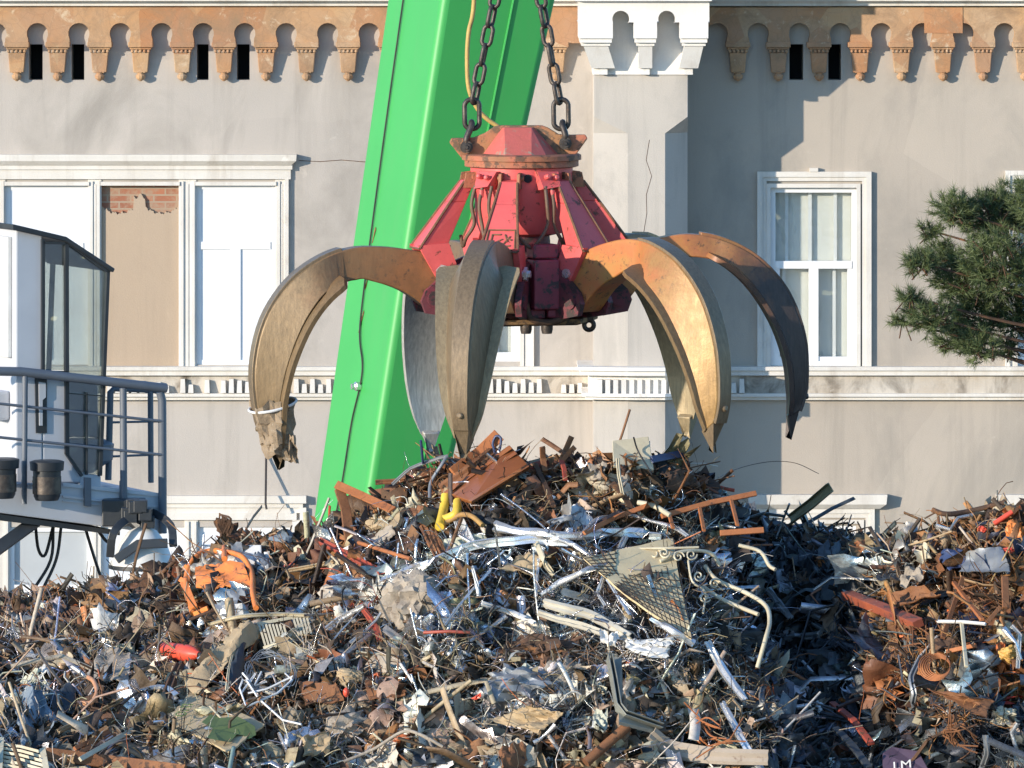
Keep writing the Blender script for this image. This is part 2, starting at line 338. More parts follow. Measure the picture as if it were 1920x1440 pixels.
nb.build('niche_infill', FILL, bld)
bb = MB(); bx(bb, NICHE[0], 345, NICHE[1], 480, -.2, -.055); bb.build('exposed_brick', BRICK, bld)

# arcade frieze with keyhole arches on corbels
def arcade(cs, x0, x1, ytop, yc, r, ybot, d0, d1, mat, name):
    pts = [(x0, ybot)]
    for c in cs:
        if c - r < x0 or c + r > x1: continue
        pts.append((c - r * .86, ybot))
        for k in range(13):
            a = math.pi + .5 - (math.pi + 1.0) * k / 12; pts.append((c + r * math.cos(a), yc - r * math.sin(a)))
        pts.append((c + r * .86, ybot))
    pts.append((x1, ybot)); mb = MB()
    Xd = lambda p, d: P(p[0], p[1], YB - d1)[[0, 2]]
    v = []; f = []
    for p in pts:
        q = Xd(p, 0); t = P(p[0], ytop, YB - d1)[2]
        v += [(q[0], YB - d1, q[1]), (q[0], YB - d1, t), (q[0], YB - d0, q[1])]
    # front face built column by column between samples sorted by x is unsafe for keyholes: use one ngon per bay instead
    mb.add(v, [(3 * i, 3 * i + 3, 3 * i + 5, 3 * i + 2) for i in range(len(pts) - 1)])
    bays = []; cur = [pts[0]]
    ccs = [c for c in cs if not (c - r < x0 or c + r > x1)]
    bounds = [x0] + ccs + [x1]; i = 0
    for bi in range(len(bounds) - 1):
        lo, hi = bounds[bi], bounds[bi + 1]
        poly = []
        if bi > 0:
            c = lo; poly.append((c, yc - r))
            for k in range(7, 13):
                a = math.pi + .5 - (math.pi + 1.0) * k / 12; poly.append((c + r * math.cos(a), yc - r * math.sin(a)))
            poly.append((c + r * .86, ybot))
        else: poly.append((lo, ybot))
        if bi < len(bounds) - 2:
            c = hi; poly.append((c - r * .86, ybot))
            for k in range(0, 6):
                a = math.pi + .5 - (math.pi + 1.0) * k / 12; poly.append((c + r * math.cos(a), yc - r * math.sin(a)))
            poly.append((c, yc - r))
        else: poly.append((hi, ybot))
        poly += [(hi, ytop), (lo, ytop)]
        v3 = [(Xd(p, 0)[0], YB - d1, Xd(p, 0)[1]) for p in poly]
        mb.add(v3, [tuple(range(len(v3)))])
    return mb.build(name, mat, bld)
DF = .13
LC = [70 + 77.75 * k for k in range(-8, 14)]; LC = [c for c in LC if c < 1090]
RC = [1345 + 76.9 * k for k in range(0, 18)]
arcade(LC, -600, 1100, 10, 63, 20, 81, 0, DF, TERRA, 'arcade_frieze')
arcade(RC, 1300, 2650, 14, 63, 20, 81, 0, DF, TERRA, 'arcade_frieze')
nbk = MB(); bx(nbk, 1733, 14, 1805, 62, DF + .004, DF + .008); nbk.build('patched_block', TERRO, bld)
def corbel(c, mat):
    mb = MB(); bx(mb, c - 23, 79, c + 23, 89, 0, DF + .03); bx(mb, c - 20, 89, c + 20, 93, 0, DF)
    def fr(px0, px1, py, d): a = P(px0, py, YB - d); b = P(px1, py, YB - d); return a, b
    t0, t1 = fr(c - 16, c + 16, 99, DF - .015); b0, b1 = fr(c - 13, c + 13, 136, DF - .05)
    mb.hexa([(b0[0], b0[1], b0[2]), (b1[0], b1[1], b1[2]), (b1[0], YB, b1[2]), (b0[0], YB, b0[2]), (t0[0], t0[1], t0[2]), (t1[0], t1[1], t1[2]), (t1[0], YB, t1[2]), (t0[0], YB, t0[2])])
    k = MB()
    for i in range(5):
        p = P(c - 15.2 + 7.6 * i, 96, YB - DF + .01); mb.lathe(p + np.array((0, 0, -.018)), [(.005, 0), (.019, .009), (.019, .027), (.005, .036)], 8)
    kb = P(c, 142, YB - .07); mb.lathe(kb + np.array((0, 0, -.06)), [(.01, 0), (.045, .03), (.055, .06), (.03, .085), (.05, .1)], 10)
    mb.box(kb[0] - .055, kb[0] + .055, YB - .1, YB, kb[2] + .03, P(0, 136, YB - .1)[2] + .01)
    return mb
for k, c in enumerate([c + 39 for c in LC if c + 39 < 1092] + [-592 + 0]): corbel(c + random.uniform(-1.2, 1.2), TERRA).build('corbel', TERRA, bld, None, .008)
for c in [1383 + 76.9 * k for k in range(0, 16)]: corbel(c + random.uniform(-1.2, 1.2), TERRA).build('corbel', TERRA, bld, None, .008)
cn = MB()
for a, b in ((-650, 1083), (1330, 2700)):
    bx(cn, a, 2, b, 11, 0, DF + .06); bx(cn, a, -14, b, 2, 0, DF + .16); bx(cn, a, -34, b, -14, 0, DF + .28); bx(cn, a, -90, b, -34, 0, DF + .1)
cn.build('cornice', WHITEP, bld)

# string course between the storeys
sc_ = MB(); dn = MB(); sb = MB()
for a, b in ((-900, 1112), (1291, 2800)):
    bx(sc_, a, 688, b, 695, 0, .14); bx(sc_, a, 695, b, 704, 0, .11); bx(sc_, a, 738, b, 744, 0, .11); bx(sc_, a, 744, b, 750, 0, .07)
    bx(sb, a, 704, b, 738, 0, .05)
for k in range(-24, 72):
    c = 312 + 15.2 * k
    if 1100 < c < 1300 or (1560 < c < 2000 and k % 5): continue
    h = random.uniform(.0, 1); y0 = 712 + 12 * h if random.random() < .75 else 711
    if random.random() < .12: continue
    a0, a1 = P(c - 4, y0, YB - .13), P(c + 4, y0, YB - .13); b0, b1 = P(c - 5, 737, YB - .13), P(c + 5, 737, YB - .13)
    dn = MB(); dn.hexa([(b0[0], YB - .13, b0[2]), (b1[0], YB - .13, b1[2]), (b1[0], YB - .05, b1[2]), (b0[0], YB - .05, b0[2]), (a0[0], YB - .1, a0[2]), (a1[0], YB - .1, a1[2]), (a1[0], YB - .05, a1[2]), (a0[0], YB - .05, a0[2])]); dn.build('dentil', WHITEP, bld)
sc_.build('string_course', WHITEP, bld); sb.build('course_band', STAINW, bld)

# window surrounds
def frame_rect(mb, x0, x1, y0, y1, w, d0, d1, bottom=False, topw=None):
    tw = topw or w
    bx(mb, x0, y0, x0 + w, y1, d0, d1); bx(mb, x1 - w, y0, x1, y1, d0, d1); bx(mb, x0 + w, y0, x1 - w, y0 + tw, d0, d1 - .002)
    if bottom: bx(mb, x0 + w, y1 - w, x1 - w, y1, d0, d1 - .002)
def surround(x0, x1, y0, y1, hx0, hx1, hy0):      # stepped architrave between the outer rectangle and the hole
    mb = MB(); w = (hx0 - x0) * .4
    frame_rect(mb, x0, x1, y0, y1, w, 0, .05); frame_rect(mb, x0 + w, x1 - w, y0 + w, y1, (hx0 - x0) * .3, 0, .03)
    frame_rect(mb, hx0 - (hx0 - x0) * .3, hx1 + (hx0 - x0) * .3, hy0 - (hx0 - x0) * .3, y1, (hx0 - x0) * .3, 0, .042)
    return mb
surround(1420, 1634, 322, 688, 1445, 1606, 352).build('window_surround', WHITEP, bld)
surround(1885, 2092, 320, 688, 1908, 2066, 352).build('window_surround', WHITEP, bld)
surround(820, 1001, 325, 688, 845, 975, 350).build('window_surround', WHITEP, bld)
kn = MB(); bx(kn, 1518, 315, 1534, 322, 0, .06); kn.build('keystone', WHITEP, bld)
sr = MB()
for a, b in ((-19, 10), (165, 190), (335, 368), (516, 540), (-200, -170)):
    m_ = (a + b) / 2; bx(sr, a, 336, b, 688, 0, .012); bx(sr, a + 3, 340, a + 9, 688, .012, .03); bx(sr, b - 9, 340, b - 3, 688, .012, .03); bx(sr, m_ - 2, 345, m_ + 2, 688, .012, .02)
bx(sr, -170, 318, 545, 336, 0, .04); bx(sr, -180, 310, 548, 318, 0, .06); bx(sr, -600, 318, -170, 340, 0, .04)
for a, b in ((8, 167), (188, 337), (366, 518)): bx(sr, a, 341, b, 348, -.02, .045)
bx(sr, 534, 336, 541, 688, 0, .05)
sr.build('window_surround', WHITEP, bld)
hc = MB()
a = [P(-600, 310, YB - .07), P(546, 310, YB - .07), P(546, 310, YB), P(-600, 310, YB)]; b = [P(-600, 302, YB - .12), P(555, 302, YB - .12), P(555, 302, YB), P(-600, 302, YB)]; c_ = [P(-600, 290, YB - .12), P(556, 290, YB - .12), P(556, 288, YB), P(-600, 288, YB)]
for q in (a, b, c_):
    for p in q[2:]: p[1] = YB
def flat(q): z = q[0][2]; return [(p[0], p[1], z) for p in (q[0], q[1])] + [(q[1][0], YB, z), (q[0][0], YB, z)]
hc.prism(flat(a), flat(b)); hc.prism(flat(b), flat(c_)); hc.build('window_cornice', WHITEP, bld)
def gcornice(x0, x1):
    mb = MB(); q = lambda px0, px1, py, d: flat([P(px0, py, YB - d), P(px1, py, YB - d), None, None]) if False else [(P(px0, py, YB - d)[0], YB - d, P(0, py, YB - d)[2]), (P(px1, py, YB - d)[0], YB - d, P(0, py, YB - d)[2]), (P(px1, py, YB - d)[0], YB, P(0, py, YB - d)[2]), (P(px0, py, YB - d)[0], YB, P(0, py, YB - d)[2])]
    A, B_, C_ = q(x0 + 14, x1 - 14, 954, .06), q(x0 + 2, x1 - 2, 946, .12), q(x0, x1, 928, .13)
    mb.prism(A, B_); mb.prism(B_, C_); return mb
gcornice(1402, 1664).build('window_cornice', WHITEP, bld); gcornice(1868, 2110).build('window_cornice', WHITEP, bld)
gw = MB()
frame_rect(gw, 1418, 1640, 954, 1340, 9, 0, .045); frame_rect(gw, 1427, 1631, 963, 1340, 8, 0, .028); frame_rect(gw, 1435, 1620, 975, 1340, 7, 0, .04); gw.build('window_surround', WHITEP, bld)
gw = MB(); frame_rect(gw, 1886, 2090, 954, 1340, 12, 0, .045); frame_rect(gw, 1898, 2078, 966, 1340, 9, 0, .028); gw.build('window_surround', WHITEP, bld)
gw = MB()
bx(gw, -300, 930, 574, 944, 0, .08); bx(gw, -300, 944, 568, 952, 0, .05); bx(gw, 562, 952, 574, 1340, 0, .05); bx(gw, -300, 952, 562, 962, 0, .03); bx(gw, -300, 962, 556, 975, 0, .04); bx(gw, 548, 975, 562, 1340, 0, .03)
for a, b in ((172, 192), (346, 371), (-20, 18)): bx(gw, a, 975, b, 1340, 0, .012); bx(gw, a + 3, 978, a + 8, 1340, .012, .03); bx(gw, b - 8, 978, b - 3, 1340, .012, .03)
gw.build('window_surround', WHITEP, bld)

def window(x0, x1, y0, y1, style):
    fr = MB(); D0, D1 = -.14, -.03
    bd = lambda a, b, c, d, e0=D0, e1=D1: bx(fr, a, b, c, d, e0, e1)
    w = 9
    bd(x0 - 1, y0 - 1, x0 + w, y1 + 1); bd(x1 - w, y0 - 1, x1 + 1, y1 + 1); bd(x0 + w, y0 - 1, x1 - w, y0 + w); bd(x0 + w, y1 - w, x1 - w, y1 + 1)
    ym = y0 + (y1 - y0) * .335 if style != 'r' else y0 + (y1 - y0) * .43; xm = (x0 + x1) / 2
    bd(x0 + w, ym - 6, x1 - w, ym + 8, D0, D1 + .012); bd(xm - 9, ym + 8, xm + 9, y1 - w, D0 - .004, D1 + .01)
    if style == 'r': bd(x0 + w, ym + 8, x0 + w + 8, y1 - w - 8, D0, D1 - .006); bd(x1 - w - 8, ym + 8, x1 - w, y1 - w - 8, D0, D1 - .006); bd(x0 + w, y1 - w - 8, x1 - w, y1 - w, D0, D1 - .004)
    o = fr.build('window', WFRAME, bld)
    pn = MB(); d = -.046 if style == 'w' else -.075
    for a, b, c, e in ((x0 + w, y0 + w, x1 - w, ym - 6), (x0 + w, ym + 8, xm - 9, y1 - w), (xm + 9, ym + 8, x1 - w, y1 - w)):
        bx(pn, a, b, c, e, d, d + .008)
    if style == 's': pn.build('pane', SHUT, o)
    elif style == 'w': pn.build('pane', BLIND, o)
    else:
        pn.build('pane', GLASS, o)
        cu = MB(); bx(cu, x0, y0, x1, y1, -.2, -.17); cu.build('curtain', CURT, o)
        st = MB()
        for xx in ((x0 + 27, x0 + 33), (x0 + 70, x0 + 77), (x0 + 118, x0 + 124)): bx(st, xx[0], y0, xx[1], ym, -.15, -.12)
        for xx in ((x0 + 22, x0 + 28), (x1 - 45, x1 - 39)): bx(st, xx[0], ym, xx[1], y1, -.15, -.12)
        st.build('inner_casement', WFRAME, o)
for i, w_ in enumerate(WINS): window(*w_, 'r' if i in (2, 3, 4, 9, 10, 11) else ('s' if i == 6 else 'w'))
bk = MB()
for w_ in WINS: bx(bk, w_[0] - 5, w_[2] - 5, w_[1] + 5, w_[3] + 5, -1.3, -.7)
bk.build('room_lining', VOID, bld)

# chamfered turret with a bracketed white head
DT = 1.0
def plan(pp, py, yref=YB - DT): # pp: list of (px, depth)
    z = P(0, py, yref)[2]; return [(P(px, 0, yref)[0], YB - d, z) for px, d in pp]
CH = [(1113, 0), (1113, .91), (1177, DT), (1247, DT), (1290, .76), (1290, 0)]
SQ = [(1113, 0), (1113, DT - .004), (1114, DT), (1289, DT), (1290, DT - .004), (1290, 0)]
tu = MB(); zb = 0
lo = [(x, y, 0) for x, y, z in plan(CH, 0)]
tu.prism(lo, plan(CH, 250)); tu.prism(plan(CH, 250), plan(SQ, 219)); tu.prism(plan(SQ, 219), plan(SQ, 141)); tu.build('turret', TURM, bld)
tc = MB(); tc.prism(plan([(x + (-1.5 if x < 1200 else 1.5), d + (.012 if d else 0)) for x, d in SQ], 140), plan([(x + (-1.5 if x < 1200 else 1.5), d + (.012 if d else 0)) for x, d in SQ], -90)); tc.build('turret_head', CAPW, bld)
def off(poly, e): return [(x + (-e if x < 1200 else e) * .0 + ((-e if i in (0, 1) else e if i in (4, 5) else 0)), d + (e * .0065 if d else 0)) for i, (x, d) in enumerate(poly)]
cr = MB()
for y0, y1, e in ((688, 695, 30), (695, 704, 25), (704, 738, 9), (738, 744, 22), (744, 750, 15)): cr.prism(plan(off(CH, e), y1, YB - DT - .1), plan(off(CH, e), y0, YB - DT - .1))
for k in range(11):
    bx(cr, 1120 + 15 * k, 712, 1129 + 15 * k, 738, .5, DT + .1)
cr.build('string_course', CAPW, bld)
def turret_bracket(c, wt, wb, lean=0):
    mb = MB(); D = 1.36
    bx(mb, c - wt / 2, 40, c + wt / 2, 72, .2, D); bx(mb, c - wt / 2 + 2, 72, c + wt / 2 - 2, 80, .2, D - .03); bx(mb, c - wt / 2 + 5, 80, c + wt / 2 - 5, 86, .2, D - .08)
    t0, t1 = P(c - wt / 2 + 9, 86, YB - D + .1), P(c + wt / 2 - 9, 86, YB - D + .1); b0, b1 = P(c + lean - wb / 2, 128, YB - 1.12), P(c + lean + wb / 2, 128, YB - 1.12)
    yb = YB - .5
    mb.hexa([b0, b1, (b1[0], yb, b1[2]), (b0[0], yb, b0[2]), t0, t1, (t1[0], yb, t1[2]), (t0[0], yb, t0[2])])
    bx(mb, c + lean - 8, 128, c + lean + 8, 140, .5, 1.08); return mb
turret_bracket(1117, 64, 44, 14).build('bracket', CAPW, bld); turret_bracket(1210, 44, 26).build('bracket', CAPW, bld); turret_bracket(1301, 54, 36, -10).build('bracket', CAPW, bld)
YBs = YB
arcade([1164, 1250], 1083, 1330, 2, 36, 16, 42, .2, 1.34, CAPW, 'turret_arcade')
tt = MB(); bx(tt, 1078, -40, 1335, 2, -.1, 1.42); bx(tt, 1070, -110, 1343, -40, -.1, 1.5); tt.build('turret_cornice', CAPW, bld)
cb = MB(); cb.tube([P(498, 780, YB - .03), P(499, 860, YB - .035), P(498, 945, YB - .24), P(500, 955, YB - .25)], .012, 6); cb.build('wall_cable', HOSEM, bld)
ck = MB(); ck.tube([P(x + 1.5 * math.sin(y), y, YB - DT - .001) for x, y in ((1219, 262), (1213, 300), (1222, 330), (1211, 365), (1214, 400), (1206, 440))], .0028, 4); ck.build('crack', RUSTD, bld); ck = MB(); ck.tube([P(x, y, YB - .002) for x, y in ((560, 301), (600, 303), (640, 300), (690, 304))], .0035, 4); ck.build('crack', RUSTD, bld)

# ------------------------------------------------------------------ pine tree at the right
TY = 70.0
tree = empty('pine_tree', P(2230, 720, TY) * np.array((1, 1, 0)), 'dark green pine tree with a loose needle crown in front of the building', 'tree')
tb = MB(); base = P(2230, 720, TY); top = P(2190, 330, TY)
tb.tube(smooth([(base[0], TY, 0), (base[0] + .05, TY, 2.5), (P(2215, 800, TY)), (P(2190, 560, TY)), top], 5), .17, 9, scale=np.linspace(1.2, .35, 21))
tb.build('trunk', RUSTD, tree, 40)
blobs = [(1790, 395, 46), (1850, 405, 62), (1742, 432, 22), (1905, 385, 60), (1722, 492, 34), (1875, 490, 80), (1805, 520, 66), (1702, 556, 22), (1684, 602, 16), (1742, 592, 48), (1835, 592, 66), (1905, 585, 60), (1785, 636, 36), (1835, 652, 42), (1890, 650, 24), (1765, 480, 36),
         (1975, 380, 80), (1990, 500, 90), (1970, 620, 60), (2060, 420, 90), (2090, 540, 90), (2150, 380, 80), (2200, 300, 80), (2250, 450, 100), (2330, 400, 80), (2340, 540, 80), (2120, 650, 50)]
br = MB(); nv = []; nf = []; ncol = []
for (bx_, by_, br_) in blobs:
    c = P(bx_, by_, TY + random.uniform(-.5, .5)); r = br_ * F * TY / 1920
    h = P(2200, by_ + 70, TY); mid = (c + h) / 2 + np.array((0, 0, -.12)); br.tube(smooth([h, mid, c], 5), .028, 5, scale=np.linspace(1, .3, 11))
    nt_ = int(5 + (br_ / 10) ** 2 * 4.6)
    for q in range(nt_):
        d = rng.normal(size=3); d /= np.linalg.norm(d); p = c + d * r * rng.uniform(.15, 1.0) ** .6 * np.array((1, .9, .82))
        ax = d * .6 + np.array((rng.normal() * .3 - .25, rng.normal() * .4, .35)); ax /= np.linalg.norm(ax)
        if q % 7 == 0: br.tube([p - ax * .22, p], .006, 4)
        cc = rng.uniform(.55, 1.35)
        for k in range(34):
            e = ax + rng.normal(size=3) * .75; e /= np.linalg.norm(e); L = rng.uniform(.05, .11); sdv = np.cross(e, rng.normal(size=3)); sdv /= np.linalg.norm(sdv) + 1e-6
            b = len(nv); o_ = p + ax * rng.uniform(-.05, .04)
            nv += [o_ + sdv * .0032, o_ - sdv * .0032, o_ + e * L]; nf.append((b, b + 1, b + 2)); ncol += [cc * (1.25 if k % 5 == 0 else 1)] * 3
br.build('branches', RUSTD, tree, 60)
def needle_m():
    m, t, b = nt('pine_needles'); at = t.nodes.new('ShaderNodeAttribute'); at.attribute_name = 's'
    t.links.new(mix(t, ramp(t, at.outputs['Fac'], .5, 1.5), (.03, .052, .02), (.105, .135, .045)), b.inputs['Base Color']); b.inputs['Roughness'].default_value = .6; return m
cm = MB(); cm.v = [tuple(p) for p in nv]; cm.f = nf
me = bpy.data.meshes.new('crown'); me.from_pydata((np.array(nv) - ORG[tree.name]).tolist(), [], nf); a = me.attributes.new('s', 'FLOAT', 'POINT'); a.data.foreach_set('value', np.array(ncol, np.float32)); me.materials.append(needle_m())
o = bpy.data.objects.new('crown', me); COL.objects.link(o); o.parent = tree

# ------------------------------------------------------------------ green boom
BYY = 49.0
def boom_mat():
    m, t, b = nt('green_paint'); v = coords(t)
    col = mix(t, ramp(t, noise(t, v, 1.2, 4), .3, .7), (.05, .375, .078), (.044, .34, .07))
    col = mix(t, ramp(t, noise(t, coords(t, (3, 3, .25)), 2.2, 7, .7), .5, .75, (0, 0, 0), (.4, .4, .4)), col, (.09, .33, .09))
    col = mix(t, ramp(t, noise(t, coords(t, (1, 1, .5)), 11, 9, .78), .69, .73), col, (.16, .13, .07)); t.links.new(col, b.inputs['Base Color'])
    b.inputs['Roughness'].default_value = .48; bump(t, b, noise(t, v, 3, 3, .5), .06, .02); return m
GR = boom_mat()
def boomx(py):  # left, ridge, right columns at a picture row
    return 720 - .1425 * py, 828.5 - .153 * py, 1045 - .2225 * py
def boom_ring(py):
    l, c, r = boomx(py); k = F * BYY / 1920
    pc = P(c, py, BYY); wl = (c - l) * k; wr = (r - c) * k
    pl = pc + np.array((-wl, wl * 2.9, 0)); pr = pc + np.array((wr, wr * .344, 0)); pb = pl + pr - pc
    return [pc, pr, pb, pl]
boom = empty('crane_boom', (P(560, 0, BYY)[0], BYY, 0), 'bright green painted box boom of a crane leaning behind the hanging grab', 'crane boom')
mb = MB(); rt = boom_ring(-900); rb = boom_ring(2440); zz = rb[0][2]
mb.prism(rb, rt); mb.build('beam', GR, boom, 50, .055, 4)
wb = MB()
def onface(py, u, left, lift=.004):  # a point on the boom face, u from the ridge outward
    q = boom_ring(py); a, b = q[0], (q[3] if left else q[1]); n = np.array((-.945, -.326, 0)) if left else np.array((.326, -.945, 0)); return a + (b - a) * u + n * lift
wb.tube([onface(y, .62, False) for y in np.linspace(-600, 2300, 60)], .008, 6); wb.build('weld_seam', GR, boom)
wi = MB(); path = [(-400, .66), (0, .66), (300, .64), (560, .60), (640, .55), (690, .42), (730, .40), (800, .46), (900, .47), (985, .5)]
wi.tube(smooth([onface(y, u, True, .012) for y, u in path], 6), .006, 6); wi.build('control_wire', HOSEM, boom)
bo = MB(); q = onface(733, .42, True); bo.lathe(q, [(.03, 0), (.032, .03), (.02, .045), (.02, .06)], 10, (-.945, -.326, 0)); bo.build('bolt', SILV, boom)
sl = MB()
for y0, y1, w in ((432, 470, .008), (505, 560, .014), (590, 640, .01)): sl.sheet([onface(y0, .58, True, .004), onface(y0, .55, True, .004), onface(y1, .60, True, .004), onface(y1, .62, True, .004)], 5, 6, .004, y0, .002, .5)
sl.build('rust_scab', RUST, boom)
ho = MB(); ho.tube(smooth([P(x, y, 43.2) for x, y in ((900, -420), (893, -200), (889, 0), (879, 60), (876, 110), (879, 165), (893, 200), (912, 222), (938, 240))], 6), .013, 8)
tag(ho.build('hydraulic_hose', YHOSE, None, 60), 'worn yellow hose hanging beside the chain in front of the green boom', 'hose')
jk = MB(); jk.tube(smooth([P(x, y, 43.2) for x, y in ((900, 210), (912, 222), (925, 232))], 3), .0155, 8)

# ------------------------------------------------------------------ grab
GX, GY, G0 = 978.0, 41.5, 500.0
KG = F * GY / 1920
GO = P(GX, G0, GY)
def gp(r, py, th, lat=0.0):      # cylindrical coordinates about the grab axis in picture units
    s_, c_ = math.sin(th), math.cos(th)
    return GO + np.array(((r * s_ + lat * c_) * KG, (-r * c_ + lat * s_) * KG, (G0 - py) * KG))
grab = empty('orange_peel_grab', GO + np.array((0, 0, -1.05)), 'rusty red orange peel grab with six curved steel tines hanging open', 'grab')
hub = MB()
# bell shaped crimson body
hub.lathe(GO, [(r * KG, (G0 - y) * KG) for r, y in ((50, 442), (78, 436), (86, 415), (88, 372), (96, 338), (96, 313))], 36); hub.build('body', PINKW, grab, 40)
fl = MB(); fl.lathe(GO, [(r * KG, (G0 - y) * KG) for r, y in ((100, 313), (107, 311), (107, 300), (112, 299), (112, 290), (108, 288), (30, 288))], 40); fl.build('flange', worn('flange_rust', (.42, .13, .07), (.3, .13, .06), .7, 0, (.12, .06, .035), .52, 8, 14, .4), grab, 35)
BOLT = MB()
pl_m = worn('hanger_rust', (.45, .14, .08), (.36, .17, .07), .7, 0, (.15, .09, .05), .5, 7, 10, .4)
def gflat(X_, Y_, dep): # point given in the 6.4x crop of the hanger
    px, py = 830 + X_ / 6.4, 220 + Y_ / 6.4; return GO + np.array(((px - GX) * KG, dep * KG, (G0 - py) * KG))
out = [(80, 300), (105, 248), (240, 245), (370, 240), (500, 190), (620, 110), (700, 95), (1190, 95), (1260, 120), (1390, 200), (1540, 208), (1710, 205), (1740, 250), (1590, 462), (230, 490), (190, 440)]
hp = MB(); hp.prism([gflat(x, y, -8) for x, y in out], [gflat(x, y, 8) for x, y in out]); hanger = hp.build('hanger_plate', pl_m, grab, None, .006)
for sgn in (-1, 1):
    bt = MB(); d = lambda v: v * sgn
    A, B_, C_, D_ = gflat(740, 120, d(18)), gflat(1065, 120, d(18)), gflat(1065, 468, d(80)), gflat(750, 468, d(80))
    E, F_, G_, H_ = gflat(720, 118, d(8.5)), gflat(1090, 118, d(8.5)), gflat(1255, 468, d(60)), gflat(460, 474, d(9))
    I_ = gflat(1410, 470, d(9))
    bt.add([A, B_, C_, D_, E, F_, G_, H_, I_], [(0, 1, 2, 3), (4, 0, 3, 7), (1, 5, 6, 2), (5, 8, 6), (4, 5, 1, 0), (7, 3, 2, 6, 8), (4, 7, 8, 5)]); bt.build('buttress', worn('buttress_paint', (.55, .12, .1), (.45, .11, .08), .6, 0, (.34, .22, .16), .56, 6, 12, .3), hanger)
for px, py in ((875, 275), (1060, 268)):
    sp = MB(); c = GO + np.array(((px - GX) * KG, -14 * KG, (G0 - py) * KG)); sp.lathe(c + np.array((0, 28 * KG, 0)), [(12 * KG, 0), (12 * KG, 34 * KG), (8 * KG, 34 * KG), (8 * KG, 42 * KG), (4 * KG, 42 * KG), (3 * KG, 46 * KG)], 14, (0, -1, 0)); sp.build('hanger_pin', CHAINM, hanger, 30)

TH = [(-75, 'L'), (-12, 'F'), (43, 'RF'), (95, 'R'), (139, 'RB'), (-157, 'BL')]
TH = [(R(a), n) for a, n in TH]
WELD = worn('weld_rust', (.14, .075, .04), (.22, .1, .05), .8, 0, None, .5, 30, 30, .6)
def guard(th):
    g_ = MB(); f0 = lambda r, y, l: gp(r, y, th, l)
    top = [f0(114, 336, -16), f0(114, 336, 16), f0(92, 332, 14), f0(92, 332, -14)]
    mid = [f0(143, 376, -22), f0(143, 376, 22), f0(112, 376, 18), f0(112, 376, -18)]
    bot = [f0(206, 462, -37), f0(206, 462, 37), f0(156, 470, 28), f0(156, 470, -28)]
    g_.prism(bot, mid); g_.prism(mid, top); o = g_.build('cylinder_guard', PINKW, grab, None, .004)
    w = MB()
    for l in (-1, 1): w.tube([f0(115, 338, 16 * l), f0(144, 376, 22 * l), f0(206, 461, 36.5 * l)], .0075, 6)
    w.tube([f0(207, 462, -36), f0(207, 462, 36)], .005, 6)
    w.build('weld_seam', WELD, o)
    for l in (-1, 1): e = MB(); e.lathe(gp(96, 330, th, 20 * l), [(6 * KG, -5 * KG), (6 * KG, 5 * KG)], 8, (math.cos(th), math.sin(th), 0)); e.prism([gp(78, 318, th, l * 15), gp(112, 322, th, l * 15), gp(118, 350, th, l * 15), gp(86, 350, th, l * 15)], [gp(78, 318, th, l * 20), gp(112, 322, th, l * 20), gp(118, 350, th, l * 20), gp(86, 350, th, l * 20)]); e.build('pin_bracket', pl_m, o)
    # clevis at the foot: two crimson ears, rod eye and bolt
    for l in (-1, 1):
        cl = MB()
        ear = [(150, 452), (208, 456), (196, 478), (176, 512), (160, 534), (140, 530), (136, 490)]
        cl.prism([gp(r, y, th, l * 26) for r, y in ear], [gp(r, y, th, l * 37) for r, y in ear]); cl.build('clevis', PINKW, o)
    rd = MB(); rd.tube([gp(150, 455, th), gp(163, 505, th)], 13 * KG, 10); rd.build('cylinder_rod', CHAINM, o, 40)
    pn = MB(); ax = (math.cos(th), math.sin(th), 0)
    pn.lathe(gp(163, 505, th, -42), [(9 * KG, 0), (9 * KG, 84 * KG)], 10, ax); pn.lathe(gp(163, 505, th, 40), [(14 * KG, 0), (14 * KG, 6 * KG), (7 * KG, 6 * KG), (7 * KG, 12 * KG)], 6, ax); pn.build('hinge_bolt', SILV, o, 30)
    return o
for th, n in TH:
    g_ = guard(th)
    if n == 'F':
        pt = MB(); fp = lambda u, v: gp(146 + (206 - 146) * v + 1.2, 380 + (462 - 380) * v, th, u)
        for a, b in (((-24, .52), (26, .52)), ((-27, .95), (30, .95)), ((-24, .52), (-27, .95)), ((26, .52), (30, .95)), ((-16, .62), (0, .62)), ((-16, .62), (-17, .75)), ((-10, .8), (4, .72)), ((8, .62), (14, .78)), ((18, .66), (6, .84)), ((-18, .86), (-4, .88)), ((4, .88), (20, .86)), ((12, .70), (22, .74))): pt.tube([fp(*a), fp(*b)], .005, 5)
        pt.build('embossed_plate', WELD, g_)
# hinge brackets between hub and tines, bottom plate, valve block, eyes
hbm = worn('hub_dark_shade', (.2, .035, .05), (.13, .04, .045), .55, 0, (.045, .032, .03), .5, 7, 12, .2)  # maroon darkened for grime and for the shade between the tines
lh = MB(); lh.lathe(GO, [(r * KG, (G0 - y) * KG) for r, y in ((60, 600), (108, 592), (108, 540), (84, 500), (56, 478), (52, 436))], 30); lh.build('lower_hub', hbm, grab, 40)
for th, n in TH:
    hb = MB()
    for l in (-1, 1):
        po = [(95, 478), (150, 500), (196, 540), (204, 560), (196, 582), (150, 590), (80, 592)]
        hb.prism([gp(r, y, th, l * 30) for r, y in po], [gp(r, y, th, l * 42) for r, y in po])
    hb.lathe(gp(178, 556, th, -46), [(15 * KG, 0), (15 * KG, 92 * KG)], 12, (math.cos(th), math.sin(th), 0))
    hb.build('hinge_bracket', hbm, grab, 30)
